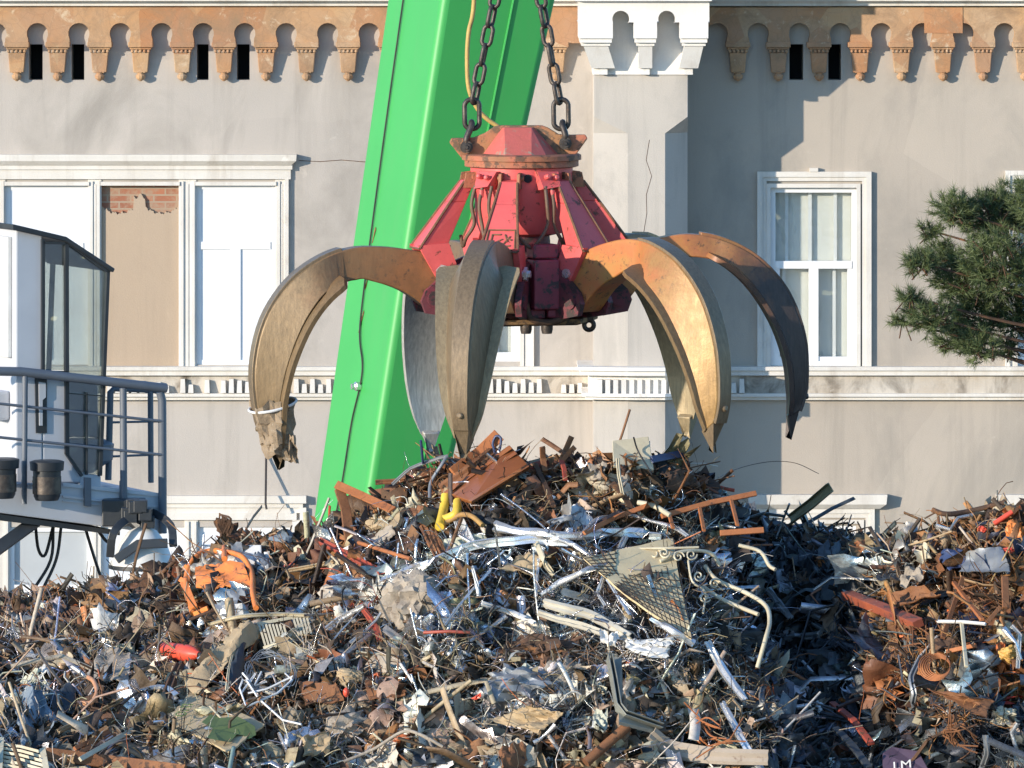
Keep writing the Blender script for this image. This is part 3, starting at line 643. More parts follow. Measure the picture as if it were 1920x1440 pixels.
bp = MB(); bp.lathe(GO, [(r * KG, (G0 - y) * KG) for r, y in ((40, 606), (140, 604), (150, 600), (150, 592), (60, 588))], 6, a0=.3); bpo = bp.build('bottom_plate', worn('plate_ochre', (.3, .17, .07), (.2, .12, .06), .7, 0, (.06, .04, .03), .5, 8, 12, .3), grab)
ey = MB()
def ring(mb, c, rr, w, ax=(0, 1, 0), n=18, m=8):
    c = np.array(c); q = Vector((0, 0, 1)).rotation_difference(Vector(ax)); pts = [c + np.array(q @ Vector((rr * math.cos(2 * math.pi * i / n), rr * math.sin(2 * math.pi * i / n), 0))) for i in range(n)]
    mb.tube(pts, w, m, closed=True, ref=ax)
ring(ey, GO + np.array((126 * KG, -40 * KG, -107 * KG)), 9 * KG, 4.5 * KG)
ey.box(GO[0] + 118 * KG, GO[0] + 134 * KG, GO[1] - 46 * KG, GO[1] - 34 * KG, GO[2] - 98 * KG, GO[2] - 88 * KG)
ey.build('lifting_eye', CHAINM, bpo, 40)
for dx in (47, 8): ey = MB(); ey.lathe(GO + np.array((dx * KG, -120 * KG, -118 * KG)), [(9 * KG, 0), (11 * KG, 8 * KG), (11 * KG, 22 * KG)], 10); ey.build('stud', CHAINM, bpo, 40)
vb = MB(); tv = R(18)
for r0, y0, y1, l0, l1, r1 in ((150, 480, 572, -24, 26, 95), (138, 452, 478, -22, 30, 95), (142, 572, 588, 6, 24, 95), (132, 572, 590, -24, 4, 95)): vb.prism([gp(r0, y1, tv, l0), gp(r0, y1, tv, l1), gp(r1, y1, tv, l1), gp(r1, y1, tv, l0)], [gp(r0, y0, tv, l0), gp(r0, y0, tv, l1), gp(r1, y0, tv, l1), gp(r1, y0, tv, l0)])
vb.build('valve_block', worn('maroon_oily_shade', (.3, .04, .06), (.2, .03, .05), .5, 0, (.05, .03, .03), .54, 7, 16, .25), grab, None, .008)  # shade behind the front tine painted into the maroon, along with oily dirt
vr = MB(); vr.tube(smooth([gp(140, 520, tv, 48), gp(150, 560, tv, 50), gp(150, 585, tv, 40), gp(148, 596, tv, 5), gp(150, 588, tv, -30), gp(146, 560, tv, -40)], 5), 6 * KG, 8); vr.build('guard_hoop', RUSTD, grab, 50)
HZM = worn('hose_brown', (.09, .055, .035), (.16, .09, .05), .6, 0)
for th0, dl, sg in ((R(-38), 0, 1), (R(-32), 8, 1), (R(-44), -6, -1), (R(28), 0, 1), (R(20), 4, -1)):
    hz = MB(); hz.tube(smooth([gp(118, 345, th0, dl), gp(128, 380, th0, dl), gp(124, 415, th0, dl + 3), gp(128, 442, th0, dl + 14 * sg), gp(120, 458, th0, dl + 30 * sg), gp(108, 440, th0, dl + 48 * sg)], 5), 3.6 * KG, 7); hz.build('hose', HZM, grab, 60)
for th0 in (R(-38), R(28)):
    ft = MB()
    ft.prism([gp(104, 318, th0, -22), gp(104, 318, th0, 22), gp(124, 345, th0, 16), gp(122, 350, th0, -18)], [gp(92, 318, th0, -22), gp(92, 318, th0, 22), gp(100, 350, th0, 16), gp(100, 352, th0, -18)])
    for a, b in ((-8, 328), (10, 330)): ft.lathe(gp(112, b, th0, a), [(5 * KG, 0), (5 * KG, 10 * KG), (3 * KG, 12 * KG)], 8, (math.sin(th0), -math.cos(th0), .2))
    ft.lathe(gp(122, 352, th0), [(4 * KG, -14 * KG), (5 * KG, 0)], 8); ft.build('hose_bracket', PINKW, grab, 30)
ph = MB(); ph.lathe(gp(94, 331, R(7)), [(8 * KG, 0), (8 * KG, 5 * KG)], 16, (math.sin(R(7)), -math.cos(R(7)), 0)); ph.build('port_hole', VOID, grab)

# tines: outer and inner contour in the radial plane
OUT = [(150, 492), (178, 472), (212, 466), (264, 459), (326, 459), (388, 478), (450, 522), (497, 592), (517, 680), (510, 765), (494, 810), (468, 852)]
INN = [(176, 578), (190, 572), (233, 542), (285, 524), (325, 520), (378, 566), (412, 640), (432, 730), (440, 790), (444, 815), (450, 832), (466, 853)]
OUTS, INNS0 = smooth([(a, b, 0) for a, b in OUT], 5)[:, :2], smooth([(a, b, 0) for a, b in INN], 5)[:, :2]
HZ = np.array((178., 556.))
def tine(th, opn, mats, seed, curl=9, ws_=1.0, thin=1.0):
    g = np.random.default_rng(seed); ca, sa = math.cos(opn), math.sin(opn)
    def pose(q):
        d = np.asarray(q, float) - HZ; return HZ + np.array((d[0] * ca + d[1] * -sa * -1 * 1, 0)) * 0 + np.array((d[0] * ca + d[1] * sa, -d[0] * sa + d[1] * ca))
    pt = lambda q, lat: gp(*pose(q), th, lat)
    wlf = lambda s: (86 * (1 - .78 * max(0, (s - S[23]) / (S[NTIP] - S[23])) ** 1.05)) * (ws_ + (1 - ws_) * max(0, (s - S[23]) / (S[NTIP] - S[23])))
    n = len(OUTS); INNS = OUTS + (INNS0 - OUTS) * (1 + (thin - 1) * np.clip((np.linspace(0, 1, len(OUTS)) - .1) / .25, 0, 1))[:, None]; S = np.linspace(0, 1, n); sp = MB(); v = []; at = []; f = []
    NTIP = n - 5
    for i in range(NTIP + 1):
        s = S[i]; w = 27 - 11 * min(1, s / .85); o, k = OUTS[i], INNS[i]; kw = w * 1.05
        if s > .36:   # below the bend the box keeps an even depth and the shell lies behind it
            m_ = min(1, (s - .36) / .12); k = o + (k - o) * (1 - .42 * m_); kw = max(kw, min(w + .85 * np.linalg.norm(k - o), .76 * wlf(s)) * m_)
        for q, l in ((o, -w), (o, w), (k, kw), (k, -kw)): v.append(pt(q, l)); at.append(s)
    for i in range(NTIP):
        for a in range(4): b = (a + 1) % 4; f.append((4 * i + a, 4 * i + b, 4 * i + 4 + b, 4 * i + 4 + a))
    f += [(0, 1, 2, 3), tuple(4 * NTIP + a for a in (3, 2, 1, 0))]
    sp.add(v, f); root = sp.build('tine', mats[0], grab, 35, .007, 2, at)
    # wear strip on the back of the tine
    ws = MB(); v = []; f = []; at = []
    i0 = 22
    for i in range(i0, NTIP + 1):
        s = S[i]; w = (27 - 11 * min(1, s / .85)) - 1.5; tn = OUTS[min(i + 1, n - 1)] - OUTS[i - 1]; nn = np.array((tn[1], -tn[0])); nn /= np.linalg.norm(nn) + 1e-9
        if nn[0] < 0 and nn[1] > 0: nn = -nn
        for q, l in ((OUTS[i] + nn * 5, -w), (OUTS[i] + nn * 5, w), (OUTS[i] - nn * 2, w), (OUTS[i] - nn * 2, -w)): v.append(pt(q, l)); at.append(s)
    m = NTIP - i0
    for i in range(m):
        for a in range(4): b = (a + 1) % 4; f.append((4 * i + a, 4 * i + b, 4 * i + 4 + b, 4 * i + 4 + a))
    f += [(0, 1, 2, 3), tuple(4 * m + a for a in (3, 2, 1, 0))]
    ws.add(v, f); ws.build('wear_strip', mats[2], root, 35, .003, 2, at)
    # curved shell blade
    sh = MB(); v = []; at = []; f = []; i1 = 23; M = 9; rows = list(range(i1, NTIP + 1))
    for i in rows:
        s = S[i]; u_ = (s - S[i1]) / (S[NTIP] - S[i1]); wl_ = 86 * min(1, (u_ / .10 + .55)) if u_ < .05 else 86 * (1 - .78 * u_ ** 1.05) ; wl_ = min(wl_, 86) * (ws_ + (1 - ws_) * u_)
        c = OUTS[i] + (INNS[i] - OUTS[i]) * (.52 if s < .8 else .52 - .1 * (s - .8) / .2)
        tn = INNS[min(i + 1, n - 1)] - INNS[i - 1]; nn = np.array((tn[1], -tn[0])); nn /= np.linalg.norm(nn) + 1e-9
        if np.dot(nn, INNS[i] - OUTS[i]) < 0: nn = -nn
        for j in range(M):
            a = -1 + 2 * j / (M - 1); q = c + nn * (curl * a * a * wl_ / 86)
            v.append(pt(q, a * wl_)); at.append(s)
        for j in range(M):
            a = -1 + 2 * j / (M - 1); q = c + nn * (curl * a * a * wl_ / 86 + 9)
            v.append(pt(q, a * wl_ * .98)); at.append(s)
    R2 = 2 * M
    for i in range(len(rows) - 1):
        b0, b1 = i * R2, (i + 1) * R2
        for j in range(M - 1):
            f.append((b0 + j, b0 + j + 1, b1 + j + 1, b1 + j)); f.append((b0 + M + j + 1, b0 + M + j, b1 + M + j, b1 + M + j + 1))
        f.append((b0, b1, b1 + M, b0 + M)); f.append((b0 + M - 1, b0 + R2 - 1, b1 + R2 - 1, b1 + M - 1))
    L = (len(rows) - 1) * R2
    for j in range(M - 1): f.append((j, M + j, M + j + 1, j + 1)); f.append((L + j, L + j + 1, L + M + j + 1, L + M + j))
    sh.add(v, f); sh.build('shell_blade', mats[1], root, 40, 0, 2, at)
    # pointed tip
    tp = MB(); A = []; o, k = OUTS[NTIP - 1], OUTS[NTIP - 1] + (INNS[NTIP - 1] - OUTS[NTIP - 1]) * .85; o2, k2 = OUTS[n - 1], INNS[n - 1]; w = 16.5
    d = (k - o); dn = d / np.linalg.norm(d)
    r0 = [pt(o - dn * 1.5, -w), pt(o - dn * 1.5, w), pt(k + dn * 1, w), pt(k + dn * 1, -w)]
    mdl = (OUTS[n - 3] * .6 + INNS[n - 3] * .4); r1 = [pt(OUTS[n - 3] - dn * 2, -w * .8), pt(OUTS[n - 3] - dn * 2, w * .8), pt(INNS[n - 3], w * .8), pt(INNS[n - 3], -w * .8)]
    e = (OUTS[n - 1] + INNS[n - 1]) / 2 + np.array((-4, 14)); r2 = [pt(e + (-3, -2), -5), pt(e + (-3, -2), 5), pt(e + (3, 2), 5), pt(e + (3, 2), -5)]
    tp.prism(r0, r2); tp.build('tip', mats[2], root, 30, .005, 2, [.9] * 8)
    rv = MB(); i = NTIP - 3; rv.lathe(pt(OUTS[i], 0), [(6 * KG, -.01), (6 * KG, .024), (3.5 * KG, .03)], 10, tuple(np.array((math.sin(th), -math.cos(th), 0.1)))); rv.build('rivet', mats[2], root, 30, 0, 2, [.9] * 30)
    return root, pt
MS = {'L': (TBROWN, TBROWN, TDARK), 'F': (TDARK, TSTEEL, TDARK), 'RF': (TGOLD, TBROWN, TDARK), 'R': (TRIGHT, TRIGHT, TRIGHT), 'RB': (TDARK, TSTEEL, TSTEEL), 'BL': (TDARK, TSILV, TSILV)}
OP = {'L': 0, 'F': R(9), 'RF': R(9.5), 'R': R(8), 'RB': R(4), 'BL': R(-3)}
TP = {}
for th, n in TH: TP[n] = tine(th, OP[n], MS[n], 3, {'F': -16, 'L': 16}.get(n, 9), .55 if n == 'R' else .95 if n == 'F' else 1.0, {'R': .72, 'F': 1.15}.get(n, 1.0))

# chains
def chain(p_top, p_bot, label, big=3):
    L0, wr = 47 * KG, 4.3 * KG; d = p_bot - p_top; D = np.linalg.norm(d); t = d / D; pitch = L0 - 2.4 * wr; n = round(D / pitch); pitch = D / n; mb = MB()
    s1 = np.cross(t, (0, -1, 0)); s1 /= np.linalg.norm(s1); s2 = np.cross(t, s1)
    def link(c, L, Wd, w, ang):
        u = s1 * math.cos(ang) + s2 * math.sin(ang); nrm = np.cross(t, u); pts = []
        rr = Wd / 2 - w; hl = L / 2 - w - rr
        for k in range(9): a = math.pi * k / 8; pts.append(c + t * (hl + rr * math.sin(a)) + u * rr * math.cos(a))
        for k in range(9): a = math.pi + math.pi * k / 8; pts.append(c + t * (-hl + rr * math.sin(a)) + u * rr * math.cos(a))
        mb.tube(pts, w, 8, closed=True, ref=tuple(nrm))
    for k in range(n): link(p_top + t * pitch * (k + .5), L0, 27 * KG, wr, (R(25) if k % 2 else R(112)) + .15 * math.sin(k * 1.7))
    e = p_top + t * pitch * n
    root = mb.build('hoist_chain', CHAINM, None, 60); tag(root, label, 'chain', 'hoist chains of the grab')
    return root, e, t, s1, s2
for (tx, bx0, pin, lab) in (((780, 888, 182), None, (875, 275), 'dark steel hoist chain shackled to the left lug of the grab'), ((1143, 1049, 180), None, (1060, 268), 'dark steel hoist chain shackled to the right lug of the grab')):
    topx = 930 + 42 * 1.45 if tx[1] < 960 else 1012 - 26
    top_ = GO + np.array(((topx - GX) * KG, 0, (G0 + 420) * KG)); bot = GO + np.array(((tx[1] - GX) * KG, 0, (G0 - 193) * KG))
    # the chain passes the picture's top edge at 930 / 1012
    xt = 926 if tx[1] < 960 else 1016; slope = (tx[1] - xt) / tx[2]; top_ = GO + np.array(((xt - slope * 420 - GX) * KG, 0, (G0 + 420) * KG))
    rt_, e, t, s1, s2 = chain(top_, bot, lab)
    sh = MB(); c = GO + np.array(((tx[1] - (3 if tx[1] < 960 else -3) - GX) * KG, 0, (G0 - 214) * KG)); pts = []
    for k in range(24):
        a = 2 * math.pi * k / 24; ex = math.cos(a); pts.append(c + np.array((14 * KG * ex, 0, (13 * math.sin(a) + (15 if math.sin(a) > 0 else -15)) * KG)))
    sh.tube(pts, 4.6 * KG, 8, closed=True, ref=(0, -1, 0)); sh.build('end_link', CHAINM, rt_, 60)
    s2_ = MB(); pc = GO + np.array(((pin[0] - GX) * KG, 0, (G0 - pin[1]) * KG)); q = np.array((tx[1] - GX, 0, 0)) * KG + GO * np.array((0, 1, 0)) + np.array((GO[0], 0, GO[2] + (G0 - 232) * KG))
    q = GO + np.array(((tx[1] - GX - (4 if tx[1] < 960 else -6)) * KG, 0, (G0 - 236) * KG))
    s2_.tube(smooth([pc + (0, -13 * KG, 4 * KG), pc + (0, -16 * KG, 16 * KG), q + (0, -10 * KG, 0), q + (0, 0, 7 * KG), q + (0, 10 * KG, 0), pc + (0, 16 * KG, 16 * KG), pc + (0, 13 * KG, 4 * KG)], 4), 6 * KG, 8, ref=(1, 0, .1)); s2_.build('shackle', CHAINM, rt_, 60)

# rag tied on the left tine's tip
ptl = TP['L'][1]; rg = MB(); g = np.random.default_rng(5); v = []; f = []; NA, NB = 22, 12
tipc = (OUTS + INNS0) / 2
for j in range(NB):
    u = j / (NB - 1); i = int(len(OUTS) - 15 + u * 13); c = ptl(tipc[i], 0); rr = (38 - 15 * u) * KG
    for k in range(NA):
        a = 2 * math.pi * k / NA; w = 1 + .28 * math.sin(a * 5 + u * 4) * g.uniform(.3, 1) + g.normal(0, .07)
        v.append(c + np.array((math.cos(a) * rr * w * 1.0, math.sin(a) * rr * w, g.normal(0, 3 * KG) + (8 * KG * math.sin(3 * a) if j in (0, NB - 1) else 0))))
for j in range(NB - 1):
    for k in range(NA): f.append((j * NA + k, j * NA + (k + 1) % NA, (j + 1) * NA + (k + 1) % NA, (j + 1) * NA + k))
rg.add(v, f)
c = ptl(tipc[-8], 0); rg.sheet([c + np.array((24, -20, 10)) * KG, c + np.array((38, -20, 6)) * KG, c + np.array((46, -24, -52)) * KG, c + np.array((26, -24, -46)) * KG], 7, 9, .03, 3, .003, .2, .003)
rag = rg.build('torn_rag', worn('rag_brown', (.33, .25, .17), (.22, .16, .1), .95, 0, (.42, .36, .28), .6, 10, 20, .8), None, None); tag(rag, 'torn brownish rag wrapped and tied round the leftmost tine tip', 'rag')
tw = MB(); c = ptl(tipc[-15], 0); tw.tube(smooth([c + np.array((44 * math.cos(a), 40 * math.sin(a), -3 - 12 * math.cos(a + 2.4))) * KG for a in np.linspace(2.7, 8.6, 14)], 3), 2.6 * KG, 6); tw.build('tie_wire', WIREW, rag, 60)

# ------------------------------------------------------------------ scrap heap
SKX = [-400, -200, 0, 60, 150, 200, 260, 330, 385, 420, 450, 500, 560, 600, 640, 660, 700, 730, 760, 800, 850, 900, 960, 1000, 1050, 1100, 1150, 1200, 1250, 1280, 1310, 1350, 1400, 1450, 1500, 1560, 1600, 1640, 1700, 1750, 1800, 1860, 1920, 2100, 2400]
SKY_ = [1160, 1150, 1138, 1130, 1120, 1108, 1098, 1080, 1060, 1030, 1025, 1022, 1022, 1016, 1012, 1000, 975, 945, 918, 898, 884, 880, 884, 890, 880, 874, 870, 872, 872, 884, 900, 930, 970, 1000, 998, 1005, 1012, 1024, 1030, 1010, 990, 974, 962, 950, 1000]
YTX = [-400, 0, 400, 700, 1000, 1260, 1420, 1550, 1700, 1920, 2400]; YTY = [42.4, 41.8, 41.3, 40.9, 40.6, 40.6, 41.0, 41.0, 40.5, 40.1, 40.0]
def sst(x, a, b): t = np.clip((x - a) / (b - a), 0, 1); return t * t * (3 - 2 * t)
def skyl(px): return np.interp(px, SKX, SKY_)
def Ysurf(px, py):
    px = np.asarray(px, float); py = np.asarray(py, float)
    t = np.clip((1440 - py) / (1440 - skyl(px)), -.5, 1.05); yb = 38.75
    Y = yb + (np.interp(px, YTX, YTY) - yb) * np.sign(t) * np.abs(t) ** 1.15
    xl = np.interp(py, [900, 1000, 1100, 1200, 1300, 1440], [1335, 1345, 1365, 1400, 1430, 1470]); xr = np.interp(py, [950, 1000, 1100, 1200, 1300, 1440], [1660, 1690, 1640, 1700, 1700, 1880])
    amp = np.interp(py, [930, 1000, 1250, 1440], [.5, .95, .95, .55])
    Y = Y + amp * sst(px, xl - 20, xl + 60) * (1 - sst(px, xr - 190, xr + 40))
    for a, b, ph, m in ((.011, .013, .3, .07), (-.017, .021, 1.1, .06), (.031, .012, 2.2, .045), (.024, -.037, 4.1, .04), (.055, .06, 5.2, .025)): Y = Y + m * np.sin(a * px + b * py + ph)
    return Y
def S(px, py, off=.06): return P(px, py, float(Ysurf(px, py)) - off)
# core of the heap as one closed-looking mound running down to the ground on every side
cols = np.arange(-700, 2701, 10.); rowsV = 46
gv = []; NC = len(cols)
skr = lambda px: float(skyl(px))
FR = 9; BKR = 8
for px in cols:
    fade = 1 - sst(abs(px - 960), 1250, 1740)
    col_ = []
    top_py = skr(px)
    for k in range(rowsV):
        py = 1440 - (1440 - top_py) * k / (rowsV - 1); p = P(px, py, float(Ysurf(px, py)) + .03); col_.append(p)
    b = col_[0]; frn = [b + np.array((0, -1.25 * b[2] * (q / FR), -b[2] * (q / FR) - .02 * (q == FR))) for q in range(FR, 0, -1)]
    t_ = col_[-1]; bck = [t_ + np.array((0, 1.0 * t_[2] * (q / BKR), -t_[2] * (q / BKR) - .02 * (q == BKR))) for q in range(1, BKR + 1)]
    allp = np.array(frn + col_ + bck); allp[:, 2] = allp[:, 2] * fade - .03 * (fade < .02); gv.append(allp)
gv = np.array(gv); NR = gv.shape[1]
gv += rng.normal(0, .018, gv.shape) * (gv[..., 2:3] > .05)

class Heap:                       # collects many pieces with a paint, metal and roughness value per piece
    def __init__(s): s.V = []; s.C = []; s.M = []; s.Q = []; s.n = 0
    def add(s, v, faces, col, met, rgh):   # v (n,k,3), faces (m,4|3) of one piece
        n, k, _ = v.shape; s.V.append(v.reshape(-1, 3)); off = (np.arange(n) * k)[:, None, None] + s.n
        s.Q.append((np.asarray(faces)[None] + off).reshape(-1, np.asarray(faces).shape[1]))
        s.C.append(np.repeat(col, k, 0)); s.M.append(np.repeat(np.stack([met, rgh], 1), k, 0)); s.n += n * k
    def build(s, name, mat):
        V = np.concatenate(s.V); C = np.concatenate(s.C); M = np.concatenate(s.M); me = bpy.data.meshes.new(name)
        lo = np.concatenate([q.reshape(-1) for q in s.Q]); tot = np.concatenate([np.full(len(q), q.shape[1]) for q in s.Q]); st = np.concatenate([[0], np.cumsum(tot)[:-1]])
        me.vertices.add(len(V)); me.vertices.foreach_set('co', V.astype(np.float32).ravel()); me.loops.add(len(lo)); me.loops.foreach_set('vertex_index', lo.astype(np.int32))
        me.polygons.add(len(tot)); me.polygons.foreach_set('loop_start', st.astype(np.int32)); me.update(calc_edges=True); me.validate()
        a = me.attributes.new('paint', 'FLOAT_COLOR', 'POINT'); a.data.foreach_set('color', np.concatenate([C, np.ones((len(C), 1))], 1).astype(np.float32).ravel())
        a = me.attributes.new('pbr', 'FLOAT_COLOR', 'POINT'); a.data.foreach_set('color', np.concatenate([M, np.zeros((len(M), 1)), np.ones((len(M), 1))], 1).astype(np.float32).ravel())
        me.materials.append(mat); o = bpy.data.objects.new(name, me); COL.objects.link(o); return o
def scrap_mat():
    m, t, b = nt('mixed_scrap'); v = coords(t); at = t.nodes.new('ShaderNodeAttribute'); at.attribute_name = 'paint'; pb = t.nodes.new('ShaderNodeAttribute'); pb.attribute_name = 'pbr'
    sp_ = t.nodes.new('ShaderNodeSeparateColor'); t.links.new(pb.outputs['Color'], sp_.inputs[0])
    col = mix(t, .8, at.outputs['Color'], ramp(t, noise(t, v, 14, 7, .7), .3, .7, (.55, .53, .5), (1.25, 1.25, 1.25)), 'MULTIPLY')
    k = ramp(t, noise(t, v, 9, 8, .75, .5), .58, .66); col = mix(t, k, col, (.11, .055, .028))
    t.links.new(col, b.inputs['Base Color']); iv = t.nodes.new('ShaderNodeMath'); iv.operation = 'SUBTRACT'; iv.use_clamp = True; t.links.new(sp_.outputs[0], iv.inputs[0]); t.links.new(k, iv.inputs[1])
    t.links.new(iv.outputs[0], b.inputs['Metallic']); t.links.new(sp_.outputs[1], b.inputs['Roughness']); bump(t, b, noise(t, v, 38, 6, .7), .45, .012); return m
SCM = scrap_mat()
# palettes: (weight, colour, metallic, roughness)
PAL = {
 'rust': [(5, (.05, .03, .018), 0, .8), (5, (.13, .06, .028), 0, .8), (4, (.24, .11, .045), 0, .75), (2, (.36, .15, .05), 0, .7), (2, (.30, .21, .12), 0, .85), (1.4, (.5, .42, .3), 0, .8), (1.2, (.6, .6, .6), .9, .35), (.3, (.4, .07, .04), 0, .5), (2, (.02, .02, .022), 0, .6), (.5, (.62, .6, .57), 0, .6)],
 'silver': [(5, (.72, .73, .75), .95, .3), (2, (.5, .51, .53), .9, .4), (2.4, (.6, .57, .5), 0, .6), (2, (.06, .04, .03), 0, .8), (2.5, (.17, .09, .045), 0, .8), (2, (.34, .26, .16), 0, .85), (2, (.03, .032, .036), .2, .5), (.3, (.4, .16, .05), 0, .6), (1, (.2, .21, .22), .5, .5)],
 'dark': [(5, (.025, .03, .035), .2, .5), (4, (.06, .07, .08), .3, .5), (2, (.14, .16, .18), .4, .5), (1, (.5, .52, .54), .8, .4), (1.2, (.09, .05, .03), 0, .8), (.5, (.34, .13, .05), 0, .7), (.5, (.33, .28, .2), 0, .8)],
 'orange': [(4, (.06, .035, .02), 0, .8), (4, (.2, .09, .035), 0, .8), (4, (.36, .17, .06), 0, .75), (2, (.32, .22, .12), 0, .85), (1.5, (.44, .36, .25), 0, .85), (.5, (.62, .17, .05), 0, .6), (.25, (.62, .08, .06), 0, .5), (1.6, (.22, .23, .24), .4, .5), (1.4, (.035, .045, .075), 0, .5), (.8, (.6, .6, .62), .8, .35)],
 'tan': [(4, (.055, .038, .024), 0, .85), (4, (.14, .085, .045), 0, .8), (4, (.33, .24, .15), 0, .85), (3, (.46, .38, .27), 0, .85), (2.4, (.6, .55, .47), 0, .7), (2.8, (.64, .64, .64), .8, .33), (1.2, (.03, .032, .037), 0, .6), (1.2, (.24, .105, .045), 0, .75), (.25, (.6, .15, .05), 0, .6), (1.5, (.3, .29, .28), .3, .5)],
 'brown': [(4.5, (.05, .034, .022), 0, .85), (4.5, (.125, .07, .037), 0, .8), (3, (.24, .13, .06), 0, .8), (2.4, (.36, .27, .18), 0, .85), (1.6, (.52, .46, .37), 0, .8), (1.8, (.62, .62, .62), .8, .33), (1.2, (.025, .03, .035), 0, .6), (.5, (.4, .15, .05), 0, .6), (1.4, (.27, .26, .26), .3, .5)]}
def zone(px, py):
    n = len(px); z = np.empty(n, object); z[:] = 'tan'
    jx, jy = px + rng.normal(0, 28, n), py + rng.normal(0, 24, n)
    z[(jx < 650) & (jy < 1190)] = 'brown'
    z[(jx > 640) & (jx < 1400) & (jy < 985)] = 'rust'
    z[(jx > 480) & (jx < 720) & (jy < 1110)] = 'rust'
    z[(jx > 690) & (jx < 1430) & (jy >= 985) & (jy < 1235)] = 'silver'
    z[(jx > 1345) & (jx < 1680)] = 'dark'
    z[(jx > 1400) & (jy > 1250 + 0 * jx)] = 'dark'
    z[(jx >= 1650) & (jy < 1330)] = 'orange'
    z[(jx > 1640) & (jx < 1760) & (jy < 1095)] = 'tan'
    z[(jx > 1280) & (jx < 1420) & (jy > 1300)] = 'tan'
    return z
def pick(px, py):
    z = zone(px, py); n = len(px); C = np.empty((n, 3)); M = np.empty(n); Rg = np.empty(n)
    for k, pal in PAL.items():
        ix = np.where(z == k)[0]
        if not len(ix): continue
        w = np.array([p[0] for p in pal], float); c = rng.choice(len(pal), len(ix), p=w / w.sum())
        C[ix] = np.array([p[1] for p in pal])[c]; M[ix] = np.array([p[2] for p in pal])[c]; Rg[ix] = np.array([p[3] for p in pal])[c]
    C = np.clip((C * 1.1 + .003) * rng.uniform(.7, 1.3, (n, 1)) * rng.normal(1, .05, (n, 3)), .008, .85); return C, M, np.clip(Rg * .78 + rng.normal(0, .1, n), .14, 1)
KEEP = [(375, 1018, 495, 1078), (1240, 925, 1435, 1005), (1320, 1040, 1450, 1250), (682, 950, 760, 990), (1595, 1185, 1630, 1240), (1500, 1100, 1545, 1160), (1428, 1140, 1550, 1245), (345, 1030, 480, 1150), (832, 835, 990, 940), (818, 925, 905, 1000), (1090, 1010, 1300, 1195), (1010, 1125, 1185, 1195), (1140, 1230, 1240, 1370), (325, 1300, 500, 1420), (148, 1218, 255, 1290), (300, 1210, 376, 1240), (14, 1140, 175, 1205), (485, 1155, 585, 1215), (450, 1260, 565, 1360), (10, 1290, 120, 1410), (340, 1180, 480, 1345), (1128, 1190, 1275, 1245), (905, 1240, 1030, 1315), (912, 1318, 1066, 1382), (1795, 1022, 1898, 1075), (1660, 1098, 1772, 1146), (1722, 1292, 1875, 1352), (1588, 1116, 1722, 1170), (1758, 1160, 1848, 1250), (1222, 1385, 1440, 1435), (1328, 1203, 1402, 1314), (1350, 1320, 1428, 1440), (765, 945, 838, 1050), (630, 905, 740, 1018), (725, 1085, 825, 1175), (1530, 1208, 1572, 1285), (1655, 1400, 1745, 1440), (0, 1392, 90, 1440)]
def keepout(px, py, mg=12):
    k = np.zeros(len(px), bool)
    for a, b, c, d in KEEP: k |= (px > a - mg) & (px < c + mg) & (py > b - mg) & (py < d + mg)
    return k
def place(n, out=.06, jut=.02, xr=(-250, 2170), low=1500, mg=12, dp=.06):
    px = rng.uniform(*xr, n); sk = skyl(px); u = rng.random(n); py = sk + (low - sk) * u - jut * 0
    Y = Ysurf(px, py); k = F * 1.0 / 1920; Y = Y - np.where(keepout(px, py, mg), -dp, rng.uniform(-.03, out, n))
    return px, py, np.stack([(px - 960) * k * Y, Y, ZC - (py - HOR) * k * Y], 1)
EX = np.array((1., 0, 0)); ES = np.array((0, .75, .66)); EN = np.array((0, -.66, .75))
def dirs(n, tilt=.35):
    a = rng.uniform(0, 2 * np.pi, n); d = np.cos(a)[:, None] * EX + np.sin(a)[:, None] * ES * .85 + rng.normal(0, tilt, (n, 1)) * EN; return d / np.linalg.norm(d, axis=1)[:, None]
def unit(v): return v / (np.linalg.norm(v, axis=-1, keepdims=True) + 1e-9)
def path(n, K, pos, L, bend, tilt=.35, kink=0):
    d = dirs(n, tilt); pts = [np.zeros((n, 3))]; w = unit(rng.normal(size=(n, 3)))
    for k in range(K - 1):
        pts.append(pts[-1] + d * (L / (K - 1))[:, None]); w = unit(w + .6 * rng.normal(size=(n, 3))); b = bend
        if kink: b = np.where(rng.random(n) < .3, bend * kink, bend * .25)
        d = unit(d + w * np.asarray(b)[..., None] if np.ndim(b) else d + w * b)
    p = np.stack(pts, 1); return p - p.mean(1, keepdims=True) + pos[:, None]
def strands(n, K, pos, L, prof, bend, tilt=.35, kink=0, taper=None):
    p = path(n, K, pos, L, bend, tilt, kink); t = unit(np.gradient(p, axis=1)); ref = unit(rng.normal(size=(n, 3)) + EN * .6)[:, None]
    sdv = unit(np.cross(t, ref)); nn = np.cross(sdv, t); m = prof.shape[1]
    v = p[:, :, None] + sdv[:, :, None] * prof[:, None, :, 0:1] + nn[:, :, None] * prof[:, None, :, 1:2]
    f = [(k * m + i, k * m + (i + 1) % m, (k + 1) * m + (i + 1) % m, (k + 1) * m + i) for k in range(K - 1) for i in range(m)]
    return v.reshape(n, K * m, 3), f
def rect(w, t): return np.stack([np.stack([-w, -t], 1), np.stack([w, -t], 1), np.stack([w, t], 1), np.stack([-w, t], 1)], 1) / 2
def angle_(w, t): return np.stack([np.stack(q, 1) for q in ((0 * w, 0 * w), (w, 0 * w), (w, t), (t, t), (t, w), (0 * w, w))], 1)
def circ(r, m=6): a = np.arange(m) * 2 * np.pi / m; return np.stack([np.cos(a), np.sin(a)], 1)[None] * r[:, None, None]
